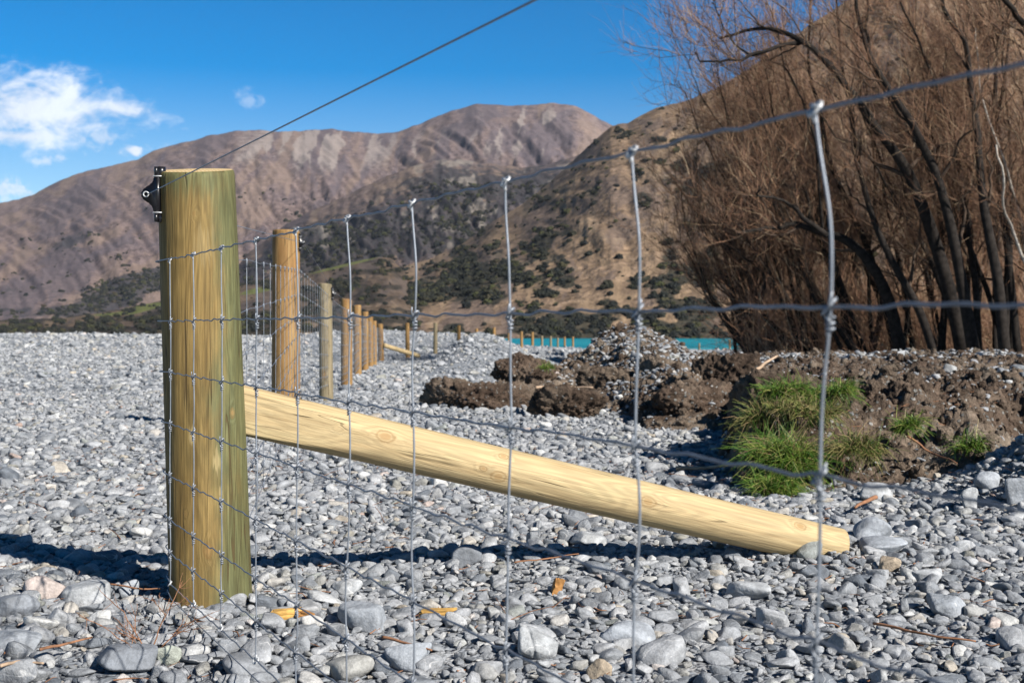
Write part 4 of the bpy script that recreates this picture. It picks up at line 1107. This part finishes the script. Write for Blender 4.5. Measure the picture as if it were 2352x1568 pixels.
ridgeA = [(-900, 690), (-400, 585), (-150, 510), (0, 467), (77, 448), (123, 422), (186, 396), (257, 381), (316, 366), (352, 346), (422, 327), (485, 311), (549, 299), (598, 299), (640, 303), (700, 300), (766, 297), (827, 304), (853, 308), (915, 302), (960, 286), (1018, 262), (1093, 240), (1182, 244), (1271, 237), (1316, 240), (1360, 264), (1405, 287), (1500, 330), (1700, 400)]
mA = hill_material('mountain_slopes', ((.118, .092, .092), (.152, .113, .102), (.215, .158, .122)), ((.036, .038, .044), (.055, .050, .052)), (.245, .21, .19), 'A')
def scrubA(u, v, t):
    low = sstep(620, 730, v) * .22 + .26 * (fbm(u / 90 + v / 60, v / 50, 0, 3, 5)) * sstep(430, 560, v)
    return low + 1.15 * blob(u, v, 285, 664, 165, 36, -.38) + .16 * sstep(330, 420, v) * sstep(620, 480, v) + .35 * blob(u, v, 70, 600, 140, 22, -.45) + .4 * blob(u, v, 60, 715, 190, 16, -.05) + .25 * blob(u, v, 620, 560, 120, 40, -.5)
def screeA(u, v, t):
    w = u + .30 * v + 9 * fbm(u / 40, v / 30, 0, 3, 16)
    s = fbm(w / 17.0, v / 120.0, 0, 4, 15, .6) + .55 * fbm(u / 60, v / 45, 0, 3, 18)
    s1 = sstep(.05, .75, s) * (sstep(480, 330, v)) * (blob(u, v, 720, 345, 190, 90) + .9 * blob(u, v, 1230, 300, 150, 75) + .4 * blob(u, v, 1000, 350, 130, 60))
    return s1 * 1.3 + .5 * blob(u, v, 770, 390, 10, 45, -.1) + .45 * blob(u, v, 650, 350, 60, 10, -.5) + .4 * blob(u, v, 590, 345, 90, 9, -.45) + .2 * blob(u, v, 60, 520, 60, 12, -.6)
zA = sheet('mountain', -900, 1750, 560, 170, ridgeA, 2600, 5200, -6, 1.0, .045, 3, mA, .75, {'scrub': scrubA, 'scree': screeA, 'green': lambda u, v, t: 0 * u}, label='long bare brown mountain range with pale scree below the skyline')
ridgeB = [(150, 800), (400, 735), (500, 640), (560, 590), (660, 513), (780, 455), (893, 402), (960, 378), (1027, 364), (1138, 377), (1200, 386), (1272, 374), (1350, 350), (1450, 345), (1600, 340)]
mB = hill_material('spur_slopes', ((.115, .088, .082), (.145, .108, .090), (.205, .150, .108)), ((.030, .035, .036), (.048, .040, .045)), (.25, .22, .185), 'B')
def scrubB(u, v, t):
    return .30 + .60 * blob(u, v, 1120, 425, 260, 36) + .3 * blob(u, v, 760, 600, 150, 60, -.2) + .9 * blob(u, v, 1075, 520, 85, 60) + .5 * blob(u, v, 760, 560, 160, 60, -.3) - .3 * blob(u, v, 760, 475, 200, 12, -.42) + .3 * blob(u, v, 900, 560, 200, 60)
zB = sheet('mountain_spur', 120, 1650, 400, 130, ridgeB, 1900, 3200, -6, .95, .075, 8, mB, .7, {'scrub': scrubB, 'scree': lambda u, v, t: .7 * sstep(.2, .8, fbm(u / 30, v / 22, 0, 3, 33)) * sstep(700, 540, v), 'green': lambda u, v, t: 0 * u}, label='lower mountain spur with purple scrub and dark gullies in front of the range')
ridgeC = [(560, 790), (640, 735), (720, 690), (800, 660), (860, 632), (930, 610), (1000, 590), (1060, 560), (1130, 510), (1200, 468), (1260, 420), (1330, 355), (1405, 289), (1441, 284), (1472, 264), (1507, 248), (1562, 235), (1641, 207), (1676, 186), (1722, 158), (1771, 116), (1824, 81), (1877, 46), (1950, 0), (2100, -90), (2400, -190), (2800, -230), (3400, -180)]
mC = hill_material('golden_hill_slopes', ((.205, .142, .092), (.165, .118, .084), (.275, .195, .122)), ((.024, .027, .023), (.042, .040, .030)), (.30, .23, .16), 'C')
def scrubC(u, v, t):
    r = .17 + .46 * fbm((u + 1.0 * v) / 75, (v - .5 * u) / 40, 0, 3, 44)
    return r + .62 * sstep(670, 730, v) * sstep(1000, 1250, u) + .75 * blob(u, v, 1060, 650, 150, 50, -.25) + .5 * blob(u, v, 1250, 560, 130, 26, -.6) + .4 * blob(u, v, 1330, 470, 110, 16, -.65) + .35 * blob(u, v, 1290, 650, 110, 18, -.5) + .5 * blob(u, v, 1560, 640, 160, 60, -.4)
zC = sheet('golden_hill', 540, 3400, 560, 200, ridgeC, 757, 1750, -6.3, .92, .020, 14, mC, .8, {'scrub': scrubC, 'scree': lambda u, v, t: .55 * sstep(.25, .8, fbm((u + v) / 60, (v - .5 * u) / 22, 0, 3, 53)), 'green': lambda u, v, t: 0 * u}, label='near golden hillside dotted with dark bushes rising to the right behind the willows')
ridgeD = [(-900, 742), (-300, 738), (0, 734), (150, 730), (230, 718), (300, 705), (370, 690), (450, 672), (560, 648), (620, 638), (700, 628), (800, 604), (860, 592), (895, 592), (930, 625), (980, 680), (1060, 730), (1150, 760), (1300, 772)]
mD = hill_material('river_flat', ((.12, .088, .062), (.085, .064, .050), (.17, .125, .082)), ((.024, .024, .021), (.042, .036, .030)), (.22, .17, .12), 'D')
def scrubD(u, v, t): return .40 + .16 * sstep(700, 745, v) + .42 * fbm(u / 60, v / 12, 0, 3, 23) - .55 * blob(u, v, 820, 612, 120, 13, -.22) + .1
zD = sheet('river_terrace', -900, 1320, 420, 70, ridgeD, 757, 1500, -6.2, .8, .05, 19, mD, .2, {'scrub': scrubD, 'scree': lambda u, v, t: 0 * u, 'green': lambda u, v, t: 1.1 * blob(u, v, 330, 707, 60, 9, -.2) + .8 * blob(u, v, 590, 668, 60, 10, -.2) + .75 * blob(u, v, 250, 722, 60, 4, -.05) + .9 * blob(u, v, 790, 610, 110, 4, -.24)}, label='low scrubby river terrace with green paddocks across the lake')

# bushes on the hillsides: far too many to count
bush_coll = bpy.data.collections.new('bush_shapes')
def bush_material():
    m, g = new_mat('hill_bushes')
    oi = g.n('ShaderNodeObjectInfo').outputs['Random']; p = g.n('ShaderNodeTexCoord').outputs['Object']
    c = g.ramp(oi, [(0, (.016, .018, .018)), (.5, (.023, .025, .021)), (.8, (.033, .033, .024)), (.93, (.052, .056, .026)), (1, (.050, .040, .030))])
    c = g.mix(1.0, c, g.grey(g.mapr(g.noise(p, 3.0, 4), .3, .7, .6, 1.4)), 'MULTIPLY')
    return finish(m, g, c, .95, spec=.05)
M['bush'] = bush_material()
for i in range(6):
    D, T = ICO[4]
    V = D * (1 + .32 * fbm(D[:, 0] * 2.6 + i * 9, D[:, 1] * 2.6, D[:, 2] * 2.6, 4, 300 + i, .6))[:, None] * np.array([.5, .5, .36]) + np.array([0, 0, .2])
    bush_coll.objects.link(bpy.data.objects.new('bush_shape_%d' % i, mk_mesh('bush_shape_%d' % i, V, None, T, smooth=False, mats=(M['bush'],))))
def bushes(name, zfun, n, u0, u1, t0, t1, mask, size, label, thr):
    u = rng.uniform(u0, u1, n); t = rng.uniform(t0, t1, n)
    x, y, z = zfun(u, t); v = HV - F * (z - CH) / y
    ok = rng.uniform(0, 1, n) < np.clip((mask(u, v, t) + .55 * fbm(u / 16, v / 10, 0, 3, 91) - thr) * 2.2, 0.005, 1)
    x, y, z = x[ok], y[ok], z[ok]; k = len(x)
    s = size * (.45 + 1.1 * rng.uniform(0, 1, k) ** 2.0)
    o = scatter(name, np.column_stack([x, y, z - s * .08]), np.column_stack([s, s, s * rng.uniform(.8, 1.3, k)]), np.column_stack([np.zeros((k, 2)), rng.uniform(0, 6.28, k)]), rng.integers(0, 6, k), bush_coll, M['bush'])
    tag(o, label, 'bushes', kind='stuff')
bushes('hill_scrub', zC, 60000, 760, 2300, .0, .98, scrubC, 4.2, 'dark green bushes dotted over the golden hillside', .58)
bushes('terrace_scrub', zD, 20000, -150, 1250, .0, .9, scrubD, 3.2, 'dark scrub covering the terrace across the lake', .62)
bushes('mountain_scrub', zA, 22000, -100, 760, .0, .55, lambda u, v, t: scrubA(u, v, t), 7.0, 'dark bushes scattered up the lower mountain slopes', .62)
bushes('spur_scrub', zB, 12000, 480, 1400, .0, .8, scrubB, 7.0, 'dark bushes in the gullies of the mountain spur', .72)

# ------------------------------------------------------------------ bare willows
def smooth_path(pix, y, seed, n=26, yvar=1.0):
    pts = np.array([P(u, v, 1.0) for u, v in pix]); s = np.linspace(0, 1, len(pix)); t = np.linspace(0, 1, n)
    q = np.column_stack([np.interp(t, s, np.array(pix, float)[:, k]) for k in range(2)])
    for _ in range(2): q[1:-1] = .25 * q[:-2] + .5 * q[1:-1] + .25 * q[2:]
    yd = y + yvar * (fbm(t * 2.0, seed * 3.1, 0, 2, seed) ) * t + rng.normal(0, .5) * t
    out = np.array([P(u, v, yy_) for (u, v), yy_ in zip(q, yd)])
    out += .09 * np.column_stack([fbm(t * 8, seed + k * 11.0, 0, 2, seed) for k in range(3)]) * t[:, None]
    return out
def unit(v): return v / (np.linalg.norm(v, axis=-1, keepdims=True) + 1e-9)
def at(path, f):
    i = f * (len(path) - 1); k = np.clip(np.floor(i).astype(int), 0, len(path) - 2); w = (i - k)[:, None]
    return path[k] * (1 - w) + path[k + 1] * w, unit(path[k + 1] - path[k])
def grow_tree(label, stems, y, seed, ntw, twl=(.35, 1.15), mats=None, lean=-.12, pale=None):
    """stems: list of (path, r0, r1). Grows side branches and fine twigs, returns the tree's root"""
    base = stems[0][0][0].copy(); base[2] = stems[0][0][0][2]
    root = empty('willow_tree', base); tag(root, label, 'tree', 'bare willows at the lake shore')
    tr, br, tw = MB(), MB(), MB(); carriers = []
    for (path, r0, r1) in stems:
        n = len(path); rad = r0 + (r1 - r0) * np.linspace(0, 1, n) ** .8
        rad = rad * (1.12 if r0 > .09 else 1.05); tr.tube(path, rad, 9); L = np.linalg.norm(np.diff(path, axis=0), axis=1).sum()
        carriers.append((path, L * (.18 if r0 > .09 else .5), .35))
        k1 = int(L * (1.0 if r0 > .09 else 1.5)) + 2
        f = rng.uniform(.16, 1.0, k1); p0, tg = at(path, f)
        for a in range(k1):
            rl = np.interp(f[a], np.linspace(0, 1, n), rad)
            d = unit(tg[a] * .8 + rng.normal(0, .62, 3) + np.array([lean, .25, .42])); l1 = rng.uniform(.7, 2.3) * (1.05 - .45 * f[a])
            t = np.linspace(0, 1, 9)[:, None]
            q = p0[a] + d * l1 * t + (np.array([lean * 1.2, 0, .34]) + rng.normal(0, .22, 3)) * l1 * t ** 2 + .05 * l1 * rng.normal(0, 1, (9, 3)) * t
            br.tube(q, max(.010, rl * .48) * (1 - .72 * t[:, 0]), 5, cap=False); carriers.append((q, l1, .1))
            for c in range(int(l1 * 2.0) + 1):
                f2 = rng.uniform(.2, 1, 1); p2, t2 = at(q, f2)
                d2 = unit(t2[0] * .7 + rng.normal(0, .6, 3) + np.array([lean, 0, .45])); l2 = rng.uniform(.5, 1.3)
                t5 = np.linspace(0, 1, 6)[:, None]
                q2 = p2[0] + d2 * l2 * t5 + (np.array([lean, 0, .25]) + rng.normal(0, .25, 3)) * l2 * t5 ** 2 + .05 * l2 * rng.normal(0, 1, (6, 3)) * t5
                br.tube(q2, .0075 * (1 - .6 * t5[:, 0]), 4, cap=False); carriers.append((q2, l2 * 1.6, .0))
    wts = np.array([c[1] for c in carriers]); wts /= wts.sum(); cnt = rng.multinomial(ntw, wts)
    Aa, Tt = [], []
    for (q, l, f0), c in zip(carriers, cnt):
        if c:
            p_, t_ = at(q, rng.uniform(f0, 1, c)); Aa.append(p_); Tt.append(t_)
    A = np.concatenate(Aa); TG = np.concatenate(Tt); n = len(A)
    d = unit(TG * .7 + rng.normal(0, .62, (n, 3)) + np.array([lean * .8, .30, .34])); L = (twl[0] + (twl[1] - twl[0]) * rng.uniform(0, 1, n) ** 1.5)[:, None]
    B = A + d * L * .5; C = B + unit(d + np.array([lean * .4, 0, .35]) + rng.normal(0, .34, (n, 3))) * L * .5
    r0 = rng.uniform(.0024, .0048, n)
    tw.strands(A, B, C, r0, r0 * .45)
    tr.build('trunk', mats[0] if mats else M['bark'], root, True, base); br.build('branches', M['branch'], root, True, base)
    tw.build('crown', M['twig'], root, False, base)
    return root
def S(pix, y, r0, r1, seed): return (smooth_path(pix, y, seed), r0, r1)
def fill(u, v, y, n, seed, spread=90, top=(250, 560), lean=-90):
    out = []
    for i in range(n):
        uu = u + rng.normal(0, spread * .16); vt = rng.uniform(*top); du = lean * rng.uniform(.2, 1.6) + rng.normal(0, spread * .5)
        out.append(S([(uu, v), (uu + du * .30 + rng.normal(0, 16), v + (vt - v) * .3), (uu + du * .45 + rng.normal(0, 26), v + (vt - v) * .55), (uu + du * .8 + rng.normal(0, 22), v + (vt - v) * .8), (uu + du, vt)], y + rng.uniform(-.4, 2.2), rng.uniform(.05, .11), .012, seed + i))
    return out
grow_tree('leftmost bushy willow with thin stems leaning over the water', [
    S([(1722, 812), (1675, 740), (1640, 690), (1600, 640), (1575, 560)], 36, .085, .02, 401), S([(1730, 812), (1700, 690), (1685, 600), (1650, 500), (1632, 390)], 36.2, .06, .015, 402),
    S([(1740, 812), (1728, 650), (1735, 520), (1705, 400), (1690, 290)], 36.5, .06, .015, 403), S([(1715, 812), (1650, 720), (1610, 620), (1580, 520), (1560, 430)], 35.7, .05, .012, 404)] + fill(1735, 812, 36, 7, 410, 100, (300, 560), -130), 36, 1, 5600)
grow_tree('willow right of the leftmost one, slim stems and a dark low side limb', [
    S([(1850, 815), (1800, 700), (1770, 620), (1725, 560), (1690, 500)], 35, .06, .015, 421), S([(1860, 815), (1830, 640), (1800, 480), (1765, 330), (1740, 210)], 35.4, .065, .015, 422),
    S([(1870, 815), (1860, 640), (1850, 480), (1835, 330), (1800, 180), (1790, 60)], 35.5, .06, .014, 423),
    S([(1845, 815), (1780, 600), (1705, 400), (1655, 220), (1620, 60)], 35.8, .05, .008, 424), S([(1840, 815), (1750, 580), (1660, 400), (1600, 280), (1562, 190)], 36.2, .045, .008, 425),
    S([(1850, 815), (1800, 560), (1740, 340), (1700, 150), (1690, -20)], 36.0, .05, .010, 426), S([(1690, 330), (1640, 270), (1590, 190), (1560, 90)], 35.8, .02, .006, 427)] + fill(1850, 815, 35.3, 7, 430, 120, (100, 480), -170), 35, 2, 7000)
grow_tree('willow with a long black limb reaching level to the left behind the tallest wire', [
    S([(2070, 820), (2045, 680), (1985, 580), (1930, 548), (1880, 535), (1831, 519), (1780, 516), (1736, 522), (1694, 540)], 31.7, .15, .03, 441),
    S([(1900, 541), (1850, 505), (1825, 475), (1800, 462), (1754, 451), (1736, 433)], 31.5, .075, .02, 442),
    S([(2060, 820), (2020, 640), (1960, 500), (1915, 400), (1890, 300), (1868, 200), (1850, 90), (1862, -40)], 34, .10, .02, 443)] + fill(1990, 820, 34, 7, 450, 130, (60, 450), -150), 33.5, 3, 7000)
grow_tree('big leaning willow whose forked limb arches out against the sky', [
    S([(2215, 825), (2190, 700), (2151, 560), (2105, 430), (2060, 345), (2010, 290), (1975, 236), (1923, 172), (1877, 111), (1824, 83), (1772, 71), (1712, 67), (1650, 78)], 30.7, .17, .025, 461),
    S([(1850, 96), (1790, 105), (1736, 123), (1708, 137), (1666, 141), (1625, 137), (1590, 128)], 30.5, .055, .015, 462),
    S([(1790, 106), (1725, 130), (1690, 105), (1660, 60), (1640, 10)], 30.4, .04, .012, 463),
    S([(2150, 822), (2110, 700), (2050, 600), (1995, 480), (1960, 370), (1955, 250), (1930, 120), (1915, -20)], 31.0, .11, .02, 464),
    S([(1890, 540), (1875, 330), (1840, 220), (1800, 140), (1770, 30)], 33.2, .05, .012, 465)] + fill(2140, 822, 33, 6, 470, 130, (0, 420), -110), 32.5, 4, 8200)
grow_tree('dark trunked willow standing just right of the big leaning one', [
    S([(2240, 828), (2215, 680), (2190, 540), (2155, 400), (2110, 310), (2060, 225), (2020, 165), (1990, 120), (1965, 40), (1960, -60)], 29.8, .14, .03, 481),
    S([(2250, 828), (2240, 640), (2215, 480), (2200, 340), (2160, 220), (2110, 110), (2070, 10)], 31.9, .09, .02, 482),
    S([(2060, 225), (2000, 150), (1990, 60), (2010, -40)], 31.5, .06, .02, 483)] + fill(2230, 828, 31.8, 5, 490, 120, (-40, 380), -120), 31.6, 5, 7200)
grow_tree('tall upright willow near the right edge', [
    S([(2310, 832), (2292, 650), (2262, 480), (2245, 350), (2237, 230), (2222, 120), (2175, 42), (2150, -60)], 29.2, .13, .03, 501),
    S([(2340, 832), (2320, 640), (2305, 470), (2280, 330), (2290, 180), (2300, 60), (2290, -60)], 31.2, .10, .02, 502),
    S([(2480, 832), (2450, 500), (2420, 220), (2385, 95), (2330, 30), (2280, -40)], 30.5, .13, .05, 503)] + fill(2320, 832, 31, 5, 510, 120, (-60, 360), -60), 31, 6, 6800)
grow_tree('willow cut by the right edge of the picture with one pale bare branch', [
    S([(2420, 830), (2405, 690), (2385, 656), (2340, 570), (2315, 515), (2304, 430), (2290, 330)], 29.5, .05, .02, 521)] + fill(2430, 830, 29.8, 5, 530, 140, (-60, 360), -60), 29.5, 7, 4200, mats=(M['palebark'],))
bt = grow_tree('thin stemmed willow in the back row behind the low side limb', fill(1900, 812, 43, 6, 540, 130, (150, 450), -120), 43, 8, 11000, twl=(.7, 1.5))
BACK = [(1.9, 1.5, 1.05, .3, 'back row willow between the level black limb and the big leaning trunk'), (4.2, -.4, 1.18, 1.2, 'back row willow filling the gap behind the big leaning willow'),
        (6.1, 1.0, 1.25, 2.2, 'back row willow behind the dark trunked one'), (8.0, -.5, 1.3, 3.3, 'back row willow behind the tall upright one at the right'),
        (-2.0, 3.5, .80, 4.1, 'smaller back row willow behind the leftmost bushy one')]
for dx, dy, sc, rz, label in BACK:
    c = copy_tree(bt); c.location = bt.location + Vector((dx, dy, -.2)); c.scale = (sc,) * 3; c.rotation_euler = (0, 0, rz); tag(c, label)
# undergrowth beneath the willows
n = 17000
ux = rng.uniform(1715, 2520, n); uy = rng.uniform(33.5, 50, n)
A = np.column_stack([(ux - CU) / F * uy, uy, np.full(n, -.45)])
d = unit(rng.normal(0, .5, (n, 3)) + np.array([-.35, 0, .9])); L = .4 + 2.6 * rng.uniform(0, 1, n) ** 1.6; L = L[:, None]
A[:, 2] += rng.uniform(0, 1.6, n) ** 1.5; L = L[:, None] if L.ndim == 1 else L
B = A + d * L * .5; C = B + unit(d + rng.normal(0, .5, (n, 3))) * L * .5
b = MB(); r0 = rng.uniform(.004, .009, n); b.strands(A, B, C, r0, r0 * .4)
o = b.build('brushwood', M['twig'], None, False); tag(o, 'tangle of thin bare shoots under the willows', 'undergrowth', kind='stuff')

# ------------------------------------------------------------------ the air between here and the range
hm = bpy.data.materials.new('valley_haze'); hm.use_nodes = True; hm.node_tree.nodes.clear(); g = NT(hm.node_tree)
pv = g.n('ShaderNodeVolumePrincipled', {'Color': (.72, .80, .95, 1), 'Density': 2.0e-5, 'Anisotropy': 0.2})
go = g.n('ShaderNodeOutputMaterial'); g.L.new(pv.outputs[0], go.inputs['Volume'])
x0, x1, y0, y1, z0, z1 = -5600, 5600, -40, 7400, -9.5, 1010
V = [(x, y, z) for z in (z0, z1) for y in (y0, y1) for x in (x0, x1)]
Q = [(0, 2, 3, 1), (4, 5, 7, 6), (0, 1, 5, 4), (2, 6, 7, 3), (0, 4, 6, 2), (1, 3, 7, 5)]
tag(link('haze', mk_mesh('haze', V, Q, smooth=False, mats=(hm,))), 'thin blue haze filling the valley air', 'haze', kind='stuff')
